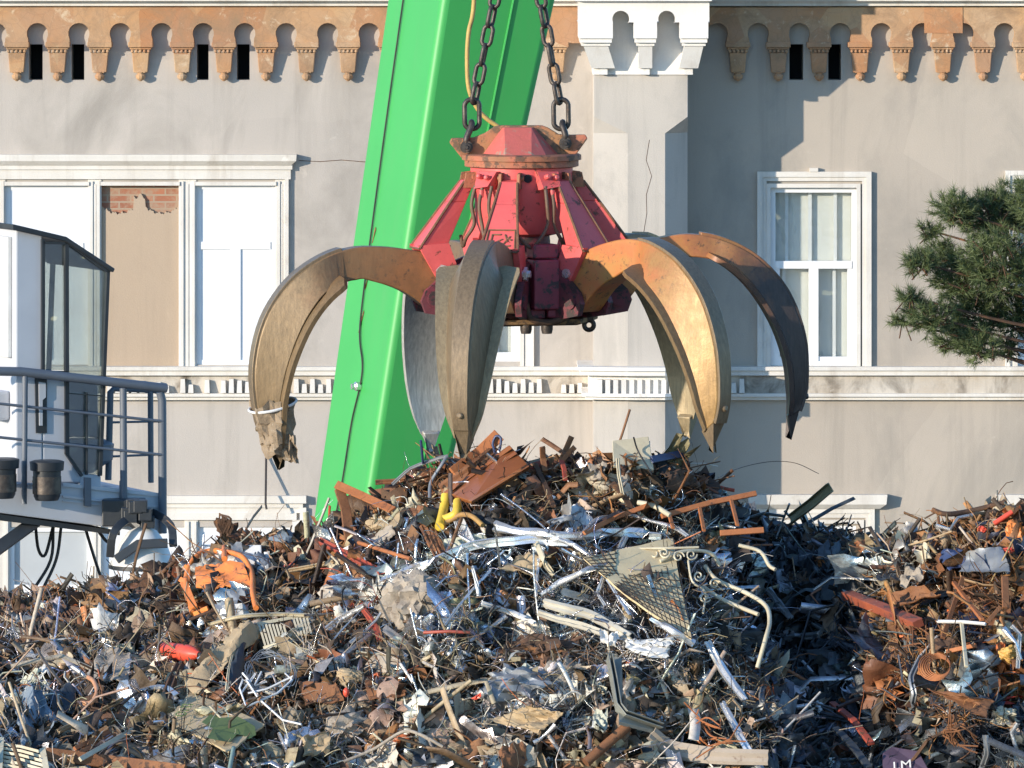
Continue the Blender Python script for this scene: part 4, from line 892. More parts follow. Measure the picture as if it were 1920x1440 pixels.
def sheets(n, a, b, pos, w, h, amp, tilt=.6):
    u = dirs(n, .3); nr = unit(EN + rng.normal(0, tilt, (n, 3))); v_ = unit(np.cross(nr, u)); nr = np.cross(u, v_)
    U, V = np.meshgrid(np.linspace(-.5, .5, a), np.linspace(-.5, .5, b), indexing='ij'); U = U.ravel()[None]; V = V.ravel()[None]
    d = np.zeros((n, a * b))
    for k in range(4):
        fa, fb, ph = rng.normal(0, 4 + 2 * k, (n, 1)), rng.normal(0, 4 + 2 * k, (n, 1)), rng.uniform(0, 6.3, (n, 1)); w_ = np.sin(U * fa + V * fb + ph); d += (np.abs(w_) * 1.4 - .7 if k % 2 else w_) / (1 + .4 * k)
    jit = rng.normal(0, .035, (n, a * b, 2)); edge = (np.abs(U) > .49) | (np.abs(V) > .49); jit = jit * np.where(edge, 2.2, 1)[..., None]
    p = pos[:, None] + u[:, None] * ((U + jit[..., 0]) * w[:, None])[..., None] + v_[:, None] * ((V + jit[..., 1]) * h[:, None])[..., None] + nr[:, None] * (d * amp[:, None])[..., None]
    f = [(i * b + j, (i + 1) * b + j, (i + 1) * b + j + 1, i * b + j + 1) for i in range(a - 1) for j in range(b - 1)]
    return p, f
bmi = bmesh.new(); bmesh.ops.create_icosphere(bmi, subdivisions=2, radius=1); ICV = np.array([v.co[:] for v in bmi.verts]); ICF = [[v.index for v in f.verts] for f in bmi.faces]; bmi.free()
def chunks(n, pos, r):
    ax = unit(rng.normal(size=(n, 3))); ay = unit(np.cross(ax, rng.normal(size=(n, 3)))); az = np.cross(ax, ay); s_ = rng.uniform(.35, 1.2, (n, 3)) * r[:, None]
    q = ICV[None] + 0
    for k in range(3):
        fr = rng.normal(0, 2.2 + k * 1.5, (n, 1, 3)); q = q + ICV[None] * (np.sin((ICV[None] * fr).sum(-1) + rng.uniform(0, 6, (n, 1))) * .28)[..., None]
    q = np.clip(q, -rng.uniform(.5, 1.1, (n, 1, 3)), rng.uniform(.5, 1.1, (n, 1, 3)))
    return pos[:, None] + ax[:, None] * (q[..., 0] * s_[:, None, 0])[..., None] + ay[:, None] * (q[..., 1] * s_[:, None, 1])[..., None] + az[:, None] * (q[..., 2] * s_[:, None, 2])[..., None], ICF
H = Heap()
cf = [(i * NR + j, (i + 1) * NR + j, (i + 1) * NR + j + 1, i * NR + j + 1) for i in range(NC - 1) for j in range(NR - 1)]
H.add(gv.reshape(1, -1, 3), cf, np.array([(.05, .036, .026)]), np.zeros(1), np.full(1, .9))
def lot(n, fn, out=.07, low=1500, mg=12, dp=.06):
    px, py, pos = place(n, out, low=low, mg=mg, dp=dp); C, M, Rg = pick(px, py); v, f = fn(n, pos); H.add(v, f, C, M, Rg)
ln = lambda n, m, s, lo, hi: np.clip(rng.lognormal(math.log(m), s, n), lo, hi)
lot(2000, lambda n, p: chunks(n, p, ln(n, .035, .5, .012, .11)), .03)
lot(2700, lambda n, p: sheets(n, 7, 7, p, ln(n, .105, .55, .03, .32), ln(n, .07, .55, .02, .22), ln(n, .022, .5, .006, .05), .8), .045)
lot(1500, lambda n, p: sheets(n, 9, 9, p, ln(n, .19, .4, .07, .42), ln(n, .14, .4, .06, .32), ln(n, .042, .4, .015, .085), .8), .075)
lot(7000, lambda n, p: sheets(n, 3, 3, p, ln(n, .022, .5, .008, .07), ln(n, .017, .5, .005, .045), ln(n, .007, .5, .002, .02), .9), .06)
lot(1500, lambda n, p: strands(n, 9, p, ln(n, .34, .55, .08, 1.1), rect(ln(n, .017, .55, .005, .055), ln(n, .004, .4, .002, .012)), .4, .3, 2.6), .07)
# crumpled masses
b3 = bmesh.new(); bmesh.ops.create_icosphere(b3, subdivisions=4, radius=1); I3 = np.array([v.co[:] for v in b3.verts]); F3 = [[v.index for v in f.verts] for f in b3.faces]; b3.free()
def crumple(n, pos, r):
    ax = unit(rng.normal(size=(n, 3))); ay = unit(np.cross(ax, rng.normal(size=(n, 3)))); az = np.cross(ax, ay); sc = rng.uniform(.45, 1.3, (n, 3)) * r[:, None]; d = np.zeros((n, len(I3)))
    for k in range(6): w = np.sin((I3[None] * rng.normal(0, 2.2 + 1.7 * k, (n, 1, 3))).sum(-1) + rng.uniform(0, 6, (n, 1))); d += (1 - 2.2 * np.abs(w) if k % 2 else w) / (1 + .5 * k)
    q_ = I3[None] * (1 + .34 * d)[..., None]; return pos[:, None] + ax[:, None] * (q_[..., 0] * sc[:, None, 0])[..., None] + ay[:, None] * (q_[..., 1] * sc[:, None, 1])[..., None] + az[:, None] * (q_[..., 2] * sc[:, None, 2])[..., None], F3
lot(230, lambda n, p: crumple(n, p, ln(n, .085, .35, .05, .17)), .0, mg=45, dp=.2)
# knots of wire and thin ribbon
def knots(cn, m, zx, zy, lo_, hi_, spread, flat_=False):
    cx_ = rng.uniform(*zx, cn).repeat(m); cy_ = rng.uniform(*zy, cn).repeat(m); n = cn * m; cy_ = np.maximum(cy_, skyl(cx_) + 14); Cc, Mm, Rr = pick(cx_[::m], cy_[::m]); px = cx_ + rng.normal(0, spread, n); py = np.maximum(cy_ + rng.normal(0, spread * .8, n), skyl(px) + 4)
    Y = Ysurf(px, py) - rng.uniform(.0, .1, n); k = F / 1920; p = np.stack([(px - 960) * k * Y, Y, ZC - (py - HOR) * k * Y], 1)
    v, f = strands(n, 12, p, ln(n, .26, .4, lo_, hi_), rect(ln(n, .006, .4, .003, .014), np.full(n, .0012)) if flat_ else circ(ln(n, .0022, .3, .0012, .004), 4), .55, .5)
    H.add(v, f, np.repeat(Cc, m, 0) * rng.uniform(.7, 1.2, (n, 1)), np.repeat(Mm, m), np.repeat(Rr, m))
knots(64, 28, (700, 1420), (1000, 1400), .1, .6, 26); knots(46, 16, (640, 1400), (1000, 1400), .1, .6, 30, True); knots(34, 28, (1640, 1930), (1000, 1440), .1, .5, 24); knots(80, 26, (0, 700), (1080, 1440), .1, .5, 24); knots(50, 16, (0, 700), (1080, 1440), .1, .5, 26, True); knots(26, 22, (1400, 1700), (1000, 1440), .1, .6, 28); knots(26, 24, (700, 1330), (880, 990), .08, .4, 22)
lot(330, lambda n, p: strands(n, 3, p, ln(n, .28, .5, .1, .7), angle_(ln(n, .024, .4, .01, .05), ln(n, .004, .3, .002, .007)), .05, .4), .07)
lot(1500, lambda n, p: strands(n, 6, p, ln(n, .28, .6, .08, 1.0), circ(ln(n, .005, .45, .0025, .014), 6), .22, .35, 3), .075)
lot(2600, lambda n, p: strands(n, 12, p, ln(n, .35, .5, .1, .9), circ(ln(n, .0018, .3, .001, .004), 3), .55, .5), .10)
lot(70, lambda n, p: strands(n, 2, p, ln(n, .3, .4, .12, .7), rect(ln(n, .06, .4, .03, .12), ln(n, .022, .4, .01, .05)), .0, .35), .03)
# bristling skyline
def ridge(n, fn, up=(.0, .06)):
    px = rng.uniform(-100, 2050, n + 0); py = skyl(px) - rng.uniform(-16, 4, n); Y = Ysurf(px, py + 6) - rng.uniform(0, .1, n); k = F / 1920
    pos = np.stack([(px - 960) * k * Y, Y, ZC - (py - HOR) * k * Y], 1); C, M, Rg = pick(px, py); v, f = fn(n, pos); H.add(v, f, C * .8, M, Rg)
ridge(420, lambda n, p: strands(n, 5, p, ln(n, .16, .5, .05, .4), rect(ln(n, .014, .5, .005, .04), ln(n, .004, .4, .002, .01)), .3, .8, 2))
ridge(420, lambda n, p: strands(n, 9, p, ln(n, .16, .5, .06, .4), circ(ln(n, .0022, .4, .001, .005), 4), .5, .9))
ridge(520, lambda n, p: sheets(n, 4, 4, p, ln(n, .09, .5, .03, .2), ln(n, .07, .5, .02, .16), ln(n, .015, .5, .004, .04), .9))
ridge(300, lambda n, p: chunks(n, p, ln(n, .035, .4, .012, .07)))
tag(H.build('scrap_heap', SCM), 'dense heap of mixed rusty and silvery scrap metal filling the foreground', 'scrap heap', None, 'stuff')

# ------------------------------------------------------------------ pieces of scrap that can be told apart
KP = .0028
LAND = []
def q(pts, off=.12): return [S(p[0], p[1], (p[2] if len(p) > 2 else off) + .06) for p in pts]
def fixed(pts, ref, out=.12): return [(x, y, float(Ysurf(x, y)) - (float(Ysurf(ref, y)) - out)) for x, y in pts] # keeps a long piece level in depth across the hollow
def mark(pts, short):
    if short: LAND.append((np.mean([p[0] for p in pts]), np.mean([p[1] for p in pts]), short))
def strip(name, label, cat, pts, w, mat, t=3, off=.12, sm=5, group=None, short=None, twist=.5, seed=None, parent=None):
    p = smooth(q(pts, off), sm) if sm > 1 else np.array(q(pts, off)); g_ = np.random.default_rng(int(pts[0][0] * 7 + pts[0][1]))
    
    def slow(n_, k_, sd_): kk = max(3, n_ // k_); return np.interp(np.linspace(0, kk - 1, n_), np.arange(kk), g_.normal(0, sd_, kk))
    p = p + np.stack([slow(len(p), 3, .007 if mat in (SILV, WHITE, ZINC) else .002) for _ in range(3)], 1) * (w > 5); K = len(p)
    a = np.cumsum(g_.normal(0, twist / math.sqrt(K), K)) - .2; ref = np.stack([np.sin(a) * .5, -np.cos(a), .35 + .5 * np.sin(a * 1.7)], 1)
    m = MB(); w_ = w * KP / 2; t_ = t * KP / 2; m.sweep(p, [(-w_, -t_ * 1.4), (-w_ * .45, t_ * .6), (w_ * .1, -t_ * 1.1), (w_ * .6, t_ * .5), (w_, -t_ * .8), (w_, t_ * .1), (w_ * .6, t_ * 1.5), (w_ * .1, -t_ * .1), (-w_ * .45, t_ * 1.6), (-w_, -t_ * .4)], ref=ref, scale=1 + slow(K, 3, .22 if mat is SILV else .08))
    o = m.build(name, mat, parent, 30)
    if parent is None: tag(o, label, cat, group); mark(pts, short)
    return o
def beam(name, label, cat, pts, w, h, mat, off=.12, group=None, short=None, chan=True, parent=None):
    m = MB(); p = np.array(q(pts, off)); w_, h_, t = w * KP / 2, h * KP, 2.2 * KP
    prof = [(-w_, -h_ / 2), (w_, -h_ / 2), (w_, h_ / 2), (w_ - t, h_ / 2), (w_ - t, -h_ / 2 + t), (-w_ + t, -h_ / 2 + t), (-w_ + t, h_ / 2), (-w_, h_ / 2)] if chan else [(-w_, -h_ / 2), (w_, -h_ / 2), (w_, h_ / 2), (-w_, h_ / 2)]
    m.sweep(p, prof, ref=(.25, -1, .4)); o = m.build(name, mat, parent, None, .0025)
    if parent is None: tag(o, label, cat, group); mark(pts, short)
    return o
def pipe(name, label, cat, pts, r, mat, off=.12, sm=5, group=None, short=None, n=10, parent=None):
    m = MB(); p = smooth(q(pts, off), sm) if sm > 1 else q(pts, off); m.tube(p, r * KP, n); o = m.build(name, mat, parent, 50)
    if parent is None: tag(o, label, cat, group); mark(pts, short)
    return o
def plate(name, label, cat, c, mat, amp=.03, nu=12, nv=9, off=.1, seed=1, th=.004, rag=.25, group=None, short=None, rough=.002, sm=30, parent=None):
    m = MB(); m.sheet(q(c, off), nu, nv, amp, seed, th, rag, rough); o = m.build(name, mat, parent, sm)
    if parent is None: tag(o, label, cat, group); mark(c, short)
    return o
def lump(name, label, cat, px, py, rx, ry, mat, seed=0, off=.05, rough=.3, short=None, group=None, depth=None):
    g_ = np.random.default_rng(seed); b = bmesh.new(); bmesh.ops.create_icosphere(b, subdivisions=4, radius=1); v = np.array([x.co[:] for x in b.verts]); f = [[x.index for x in fc.verts] for fc in b.faces]; b.free()
    d = np.zeros(len(v))
    for k in range(7): w = np.sin((v * g_.normal(0, 2.5 + 1.6 * k, 3)).sum(1) + g_.uniform(0, 6)); d += (1 - 2 * np.abs(w) if k % 2 else w) / (1 + .55 * k)
    v = v * (1 + rough * d[:, None] * .5) * np.array((rx, depth or (rx + ry) / 2, ry)) * KP; m = MB(); m.add(v + S(px, py, off), f); o = m.build(name, mat, None, 40); tag(o, label, cat, group); mark([(px, py)], short); return o
def group_thing(name, label, cat, px, py, group=None, short=None, off=.1):
    o = empty(name, S(px, py, off), label, cat, group); mark([(px, py)], short); return o
def px_box(m, c4, depth, off): # slab from four picture corners, pushed back by depth metres
    a = q(c4, off); b = [p + np.array((0, depth, -.02)) for p in a]; m.prism(a, b); return m

# --- top of the mound
t = group_thing('metal_door', 'glossy rust brown panelled metal door lying tilted below the front tine', 'door panel', 905, 885, short='brown panelled door')
Dq = lambda u, v, o=.2: S(838 + (958 - 838) * u + (890 - 838) * 0 + 45 * v, 918 - (918 - 836) * u + 48 * v, o)
m = MB(); c4 = [(832, 922, .2), (955, 834, .2), (993, 874, .26), (884, 940, .28)]; px_box(m, c4, .04, .2); m.build('leaf', worn('door_brown', (.30, .10, .035), (.22, .075, .03), .32, 0, (.1, .05, .03), .62, 5, 10, .1), t, None, .004)
lerp2 = lambda u, v: tuple(np.array(c4[0]) * (1 - u) * (1 - v) + np.array(c4[1]) * u * (1 - v) + np.array(c4[2]) * u * v + np.array(c4[3]) * (1 - u) * v)
for v0, v1, dp in ((.02, .16, .05), (.28, .40, .045), (.88, 1.0, .05)):
    m = MB(); a = [lerp2(u, v) for u, v in ((.0, v0), (1, v0), (1, v1), (0, v1))]; px_box(m, [(x, y, o + dp) for x, y, o in a], .05, .2); m.build('rib', worn('door_rib', (.36, .14, .05), (.26, .09, .035), .3, 0, (.12, .06, .03), .62, 5, 10, .1), t, None, .004)
beam('plank', 'rust brown plank jutting up under the tip of the front tine', 'plank', [(850, 888), (900, 850), (936, 815)], 26, 6, RUSTO, .16, short='jutting plank', chan=False)
strip('metal_sheet', 'dark brown sheet lying between the plank and the brown panelled door', 'sheet', [(826, 916), (880, 880), (930, 838)], 22, RUST, 3, .15, 3)
pipe('grey_pipe', 'bent grey pipe standing left of the brown panelled door', 'pipe', [(806, 935), (808, 905), (828, 872), (838, 855)], 3.6, ZINC, .2, 4, short='bent grey pipe')
t = group_thing('yellow_fork', 'yellow branched handle standing out of a white wire rack', 'handle', 838, 962, short='yellow handle')
m = MB(); m.tube(smooth(q([(836, 928), (832, 955), (824, 988)], .26), 4), 9 * KP, 12); m.tube(smooth(q([(858, 940), (855, 962), (838, 972), (827, 974)], .26), 4), 8.5 * KP, 12); m.build('fork', YELL, t, 50)
m = MB(); m.tube(smooth(q([(828, 985), (845, 975), (865, 965), (885, 968), (905, 985)], .23), 4), 5 * KP, 8); m.build('arm', worn('arm_ochre', (.45, .26, .07), (.3, .16, .06), .6, 0, None, .6, 6, 9, .1), t, 50)
t = group_thing('wire_rack', 'small white wire rack behind the yellow handle', 'rack', 860, 985)
m = MB()
for k in range(9): m.tube(q([(838 + k * 3, 930 + k * 3.5), (858 + k * 4.5, 1000 + k * 3)], .17), 1.2 * KP, 5)
m.build('bars', WIREW, t, 50); m = MB(); m.tube(q([(836, 928), (866, 962)], .18), 2 * KP, 6); m.tube(q([(857, 1002), (898, 1026)], .18), 2 * KP, 6); m.build('rim', WIREW, t, 50)
beam('flat_bar', 'rusty flat bar sloping down across the green boom on the mound top', 'bar', [(630, 908), (680, 930), (736, 956)], 17, 4, RUSTO, .2, short='sloping flat bar', chan=False)
beam('upright_post', 'upright rusty post standing before the foot of the green boom', 'post', [(636, 916), (648, 955), (656, 1018)], 19, 8, RUST, .22, short='upright post', chan=False)
beam('red_bar', 'long red painted bar slanting right of the upright post foot', 'bar', [(596, 1012), (655, 1042), (716, 1074)], 14, 7, REDP, .22, short='red bar')
pipe('thin_rod', 'thin ochre rod slanting just above the red bar', 'rod', [(640, 1008), (700, 1026), (770, 1048)], 4, RUSTO, .25, 1)
plate('tan_slab', 'pale tan slab leaning beside the upright post in front of the green boom', 'slab', [(682, 990), (700, 958), (760, 950), (742, 990)], TAN, .012, 8, 7, .14, 3, .02, .1)
plate('brown_sheet', 'large curved brown sheet left of the yellow handle', 'sheet', [(765, 950), (800, 945), (838, 1035), (815, 1050)], RUST, .03, 12, 8, .17, 5, .005, .12, short='curved brown sheet')
plate('crumpled_box', 'dark brown crumpled panel left of the curved brown sheet', 'panel', [(735, 992), (790, 985), (795, 1040), (742, 1045)], RUSTD, .03, 10, 10, .15, 8)
plate('beige_sheet', 'beige bent sheet right of the upright post base', 'sheet', [(690, 1010), (738, 985), (750, 1000), (700, 1032)], BEIGE, .02, 10, 8, .17, 9)
plate('torn_sheet', 'dark crumpled panel with torn edges just left of the green boom foot', 'panel', [(580, 1010), (632, 975), (640, 1000), (592, 1030)], DGREY, .03, 12, 8, .16, 11)
strip('brown_strip', 'short brown strip poking left over the green boom beside the tines', 'strip', [(704, 905), (745, 902), (770, 898)], 10, RUST, 3, .16, 3)
strip('steel_band', 'narrow steel band arching over the heap crest left of the tines', 'band', [(735, 905), (770, 880), (810, 862), (838, 860)], 7, ZINC, 2, .2, 4)
pipe('blue_rod', 'short blue rod sticking up in front of the green boom', 'rod', [(789, 826), (791, 845), (793, 868)], 2.6, NAVY, .2, 1)
pipe('blue_loop', 'blue cable loop beside the plank under the front tine', 'cable', [(928, 850), (924, 832), (930, 818), (939, 822), (937, 842), (930, 852)], 2.4, NAVY, .2, 5)
for i, (pts, w, mt, lab) in enumerate([([(1017, 838), (1018, 860), (1022, 884)], 11, RUST, 'upright brown stub standing on the crest right of the brown panelled door'), ([(1078, 838), (1064, 852), (1052, 866)], 10, RUST, 'brown stub leaning right on the crest below the hub'),
    ([(1003, 870), (1022, 910), (1038, 950)], 10, RUSTD, 'long dark brown bar slanting down from the crest middle'), ([(1148, 905), (1170, 930), (1192, 968)], 11, RUSTD, 'dark bar slanting down right of the crest centre'),
    ([(1052, 862), (1058, 880), (1060, 900)], 9, REDP, 'short dull red stub upright on the crest')]): beam('rusty_bar', lab, 'bar', pts, w, 5, mt, .17, chan=False)
strip('cream_stick', 'cream stick standing upright below the cream panel on the crest', 'stick', [(1158, 862), (1162, 890), (1168, 930)], 7, CREAM, 4, .2, 1)
m = MB(); px_box(m, [(1150, 872, .1), (1148, 826, .1), (1216, 818, .1), (1226, 880, .1)], .012, .1); o = m.build('cream_board', CREAM, None, None, .003); tag(o, 'cream painted panel standing upright on the crest right of centre', 'panel'); mark([(1185, 850)], 'cream panel')
pipe('black_cable', 'black cable draped over the cream panel', 'cable', [(1188, 820), (1196, 845), (1212, 872), (1222, 890)], 1.6, BLACK, .16, 5)
beam('navy_bar', 'dark navy bar sticking out right of the cream panel', 'bar', [(1222, 862), (1282, 850)], 14, 6, NAVY, .12, chan=False)
pipe('curved_wire', 'long thin wire arching off the crest over the shaded wall', 'wire', [(1330, 905), (1380, 880), (1440, 866), (1490, 868), (1535, 888)], .7, CHAINM, .05, 6, n=5)
# ladder like frame
t = group_thing('rusty_ladder', 'rusty ladder like frame leaning right of the crest in front of the shade', 'frame', 1335, 960, short='rusty ladder frame')
for pts, w in (([(1240, 968), (1330, 943), (1418, 925)], 10), ([(1350, 1000), (1432, 994)], 11)): beam('rail', None, None, fixed(pts, 1290, .2), w, 7, RUSTO, .24, chan=False, parent=t)
for pts in ([(1311, 948), (1320, 995)], [(1370, 934), (1383, 985)], [(1255, 965), (1262, 990)]): beam('rung', None, None, fixed(pts, 1290, .19), 7, 5, RUSTO, .23, chan=False, parent=t)
beam('rusty_flat', 'long ochre bar slanting up to the left end of the rusty ladder frame', 'bar', [(1095, 1000), (1150, 972), (1240, 938)], 9, 5, RUSTO, .2, chan=False)
beam('olive_channel', 'olive steel channel jutting up before the lower right window', 'channel', [(1480, 975), (1520, 945), (1556, 914)], 20, 8, OLIVE, .1, short='olive channel')
pipe('propping_rod', 'grey rod propping up below the olive channel', 'rod', [(1455, 1010), (1470, 970), (1480, 945)], 2.2, ZINC, .12, 3)
# --- aluminium strips
for i, (pts, w, mt, lab, sh) in enumerate([
    ([(712, 1092), (790, 1058), (850, 1036), (905, 1019), (960, 1012), (1020, 1012), (1062, 1020)], 19, SILV, 'longest crumpled silver strip running left from the heap centre', 'longest silver strip'),
    ([(925, 984), (985, 997), (1040, 1003), (1100, 1001), (1180, 1000), (1245, 1004)], 17, SILV, 'wide silver strip lying level across the heap centre', 'level silver strip'),
    ([(1088, 1010), (1110, 978), (1150, 967), (1180, 968), (1255, 988), (1292, 1002)], 8, SILV, 'thin silver strip arching above the level silver strip', None),
    ([(1048, 1015), (1075, 1026), (1108, 1044)], 9, SILV, 'short silver strip slanting down at the right end of the longest strip', None),
    ([(1010, 1117), (1060, 1090), (1108, 1065), (1192, 1050)], 13, SILV, 'straight silver strip slanting up to the mesh panel', 'slanting silver strip'),
    ([(1172, 1012), (1146, 1060), (1130, 1090), (1124, 1110), (1136, 1138)], 9, SILV, 'crooked silver strip hanging down over the mesh panel', None),
    ([(838, 1172), (870, 1126), (922, 1070)], 8, SILV, 'straight silver strip slanting up left of the heap centre', None),
    ([(885, 1062), (892, 1090), (901, 1120)], 7, WHITE, 'short white strip crossing the slanting silver strip left of centre', None),
    ([(1004, 1018), (1018, 1048), (1037, 1080)], 13, CREAM, 'pale strip dangling below the level silver strip', None),
    ([(604, 1184), (640, 1162), (680, 1136)], 19, SILV, 'wide grey strip right of the slatted vent', 'wide grey strip'),
    ([(598, 1246), (640, 1231), (700, 1190), (716, 1187), (766, 1236)], 11, SILV, 'silver strip bent into an upturned V below the wide grey strip', 'V strip'),
    ([(668, 1226), (705, 1228), (752, 1233)], 13, CREAM, 'pale cream tube lying under the V strip', None),
    ([(1138, 1084), (1156, 1112), (1180, 1158)], 9, SILV, 'twisted grey strip below the slanting silver strip', None),
    ([(1222, 1158), (1260, 1185), (1300, 1212)], 15, SILV, 'broad silver strip below the mesh panel corner', None),
    ([(1328, 1203), (1360, 1258), (1402, 1314)], 16, SILV, 'upper silver flat bar slanting down at the edge of the dark hollow', 'upper flat bar'),
    ([(1350, 1320), (1388, 1384), (1428, 1446)], 17, SILV, 'lower silver flat bar slanting down to the bottom edge', 'lower flat bar'),
    ([(1503, 1243), (1525, 1262), (1557, 1294)], 8, SILV, 'small bright strip lying in the dark hollow', None),
    ([(1428, 1242), (1476, 1196), (1530, 1190), (1546, 1162), (1500, 1146)], 15, ZINC, 'grey band bent into a hook in the dark hollow', 'hooked band'),
    ([(1440, 1108), (1468, 1138), (1488, 1160)], 15, ZINC, 'short grey band above the hooked band', None),
    ([(1722, 1236), (1708, 1268), (1714, 1300), (1706, 1336)], 13, ZINC, 'crooked pale grey strip at the right edge of the hollow', None),
    ([(1722, 1446), (1742, 1420), (1762, 1394)], 13, ZINC, 'pale grey bar right of the plum panel', None),
    ([(1838, 1442), (1850, 1412), (1852, 1380)], 13, ZINC, 'bent pale grey strip near the lower right corner', None),
    ([(1660, 1345), (1600, 1350), (1540, 1340)], 13, DGREY, 'dark flat strip lying level in the lower hollow', None),
    ([(1440, 1250), (1430, 1300), (1436, 1330)], 11, ZINC, 'upright grey strip beside the bent grey channel', None),
    ([(735, 1110), (700, 1165), (660, 1205)], 8, SILV, 'narrow silver strip right of the wide grey strip', None),
    ([(880, 1200), (930, 1165), (950, 1160)], 9, SILV, 'small silver strip above the dark crumpled bundle', None),
    ([(905, 1130), (960, 1150), (1002, 1168)], 10, WHITE, 'torn white strip left of the twin pale laths', None),
    ([(1000, 1120), (1006, 1060), (1018, 1030)], 8, SILV, 'upright silver strip below the longest silver strip', None),
    ([(700, 1290), (730, 1270), (752, 1258)], 9, SILV, 'bright sliver below the V strip', None),
    ([(1040, 1360), (1022, 1380), (1000, 1388)], 9, SILV, 'bright sliver above the crumpled cream bundle', None),
    ([(100, 1205), (140, 1210), (170, 1245)], 12, SILV, 'bright curled strip below the brown grating', None),
    ([(240, 1268), (290, 1250), (330, 1246)], 12, SILV, 'silver strip beside the tan shell', None),
    ([(250, 1300), (300, 1290), (335, 1312)], 11, SILV, 'crinkled silver strip below the tan shell', None)]):
    strip('metal_strip', lab, 'strip', pts, w * .95, mt, 5 if w > 9 else 3.5, .155 + .012 * (i % 5), 5, None, sh, 1.3)
# cream tubes and wrought iron
pipe('cream_tube', 'long cream tube bending down along the edge of the dark hollow', 'tube', fixed([(1322, 1062), (1345, 1088), (1400, 1112), (1436, 1136), (1443, 1166), (1436, 1196), (1420, 1252)], 1310), 4.2, CREAM, .26, 5, short='long cream tube')
pipe('cream_tube', 'shorter cream tube lying left of the long cream tube', 'tube', fixed([(1318, 1100), (1358, 1126), (1422, 1152)], 1310), 4, CREAM, .22, 3)
pipe('cream_tube', 'curved cream tube arching over the wrought iron scrolls', 'tube', [(1238, 1052), (1280, 1034), (1330, 1036), (1350, 1060)], 3.6, CREAM, .27, 5)
pipe('cream_tube', 'small cream tube ending in the hollow below the rusty ladder frame', 'tube', fixed([(1385, 1022), (1425, 1034), (1442, 1060), (1454, 1068)], 1310), 3.6, CREAM, .22, 5)
pipe('cream_tube', 'thick pale tube bent over right of the dark crest bars', 'tube', [(1196, 942), (1225, 948), (1256, 966)], 5, CREAM, .2, 5)
t = group_thing('iron_scrollwork', 'cream painted wrought iron scrollwork over the mesh panel', 'scrollwork', 1255, 1040, short='iron scrollwork')
def scroll(c, r, d, o): return q([(c[0] + (r - k * r / 26) * math.cos(d * k * .42), c[1] + (r - k * r / 26) * math.sin(d * k * .42)) for k in range(22)], o)
for k, (c, d) in enumerate([((1200, 1040), 1), ((1228, 1038), -1), ((1246, 1036), 1), ((1272, 1044), -1), ((1296, 1040), 1), ((1310, 1080), 1), ((1340, 1095), -1), ((1322, 1120), 1)]): m = MB(); m.tube(scroll(c, 11, d, .3), 1.8 * KP, 6); m.build('scroll', CREAM, t, 60)
m = MB(); m.tube(smooth(q([(1186, 1028), (1250, 1028), (1310, 1026)], .29), 3), 2.2 * KP, 6); m.tube(smooth(q([(1290, 1050), (1298, 1090), (1322, 1110), (1318, 1150)], .29), 4), 2 * KP, 6); m.build('frame_bar', CREAM, t, 60)
t = group_thing('mesh_board', 'yellowish board covered with square wire mesh right of the heap centre', 'mesh panel', 1230, 1090, short='mesh panel')
c4 = [(1090, 1042, .17), (1262, 1008, .17), (1298, 1198, .27), (1170, 1112, .25)]
m = MB(); m.sheet(q(c4), 12, 12, .012, 4, .012, .03, .001); m.build('board', worn('board_yellow', (.62, .5, .3), (.54, .42, .24), .8, 0, (.3, .19, .09), .6, 5, 9, .2), t, 40)
m = MB()
def c4p(u, v): return lerp4(u, v)
lerp4 = lambda u, v: S(*tuple(np.array(c4[0]) * (1 - u) * (1 - v) + np.array(c4[1]) * u * (1 - v) + np.array(c4[2]) * u * v + np.array(c4[3]) * (1 - u) * v + np.array((0, 0, .095))))
for k in range(15): m.tube([lerp4(k / 14, v) for v in np.linspace(0, 1, 7)], .85 * KP, 4)
for k in range(15): m.tube([lerp4(u, k / 14) for u in np.linspace(0, 1, 7)], .85 * KP, 4)
m.build('wire_mesh', CHAINM, t, 60)
t = group_thing('pale_laths', 'twin pale laths bound together lying across the lower centre', 'laths', 1130, 1160, short='twin pale laths')
strip('lath', None, None, [(1018, 1128), (1060, 1142), (1105, 1152), (1150, 1178), (1182, 1196)], 19, TAN if 0 else worn('pale_lath', (.55, .51, .42), (.46, .42, .34), .7, 0, (.28, .22, .15), .64, 6, 12, .2), 6, .2, 4, parent=t)
strip('lath', None, None, [(1010, 1148), (1045, 1160), (1090, 1172), (1140, 1190)], 14, bpy.data.materials['pale_lath'], 6, .2, 4, parent=t)
t = group_thing('bent_channel', 'grey channel bent like an L below the white crumpled film', 'channel', 1185, 1300, short='bent grey channel')
beam('web', None, None, [(1143, 1232), (1152, 1280), (1160, 1326), (1172, 1338), (1240, 1362)], 10, 20, OLIVE if 0 else worn('channel_grey', (.25, .25, .21), (.19, .19, .17), .5, .2, (.12, .08, .05), .64, 6, 10, .15), .26, parent=t)
m = MB(); px_box(m, [(1146, 1230, .2), (1166, 1234, .16), (1168, 1300, .16), (1158, 1320, .2)], .006, .2); px_box(m, [(1160, 1326, .24), (1176, 1340, .24), (1238, 1372, .24), (1160, 1352, .24)], .006, .2); m.build('flange', bpy.data.materials['channel_grey'], t, None, .002)
plate('white_film', 'crumpled white plastic film above the bent grey channel', 'plastic film', [(1128, 1195), (1190, 1200), (1275, 1190), (1262, 1240), (1200, 1250)][:4], WHITE, .07, 26, 16, .2, 21, .003, .3, short='white film', rough=.006)
plate('white_film', 'small torn white sheet left of the white crumpled film', 'plastic film', [(1120, 1180), (1162, 1190), (1158, 1216), (1124, 1210)], WHITE, .04, 12, 10, .24, 22, .003, .3, rough=.004)
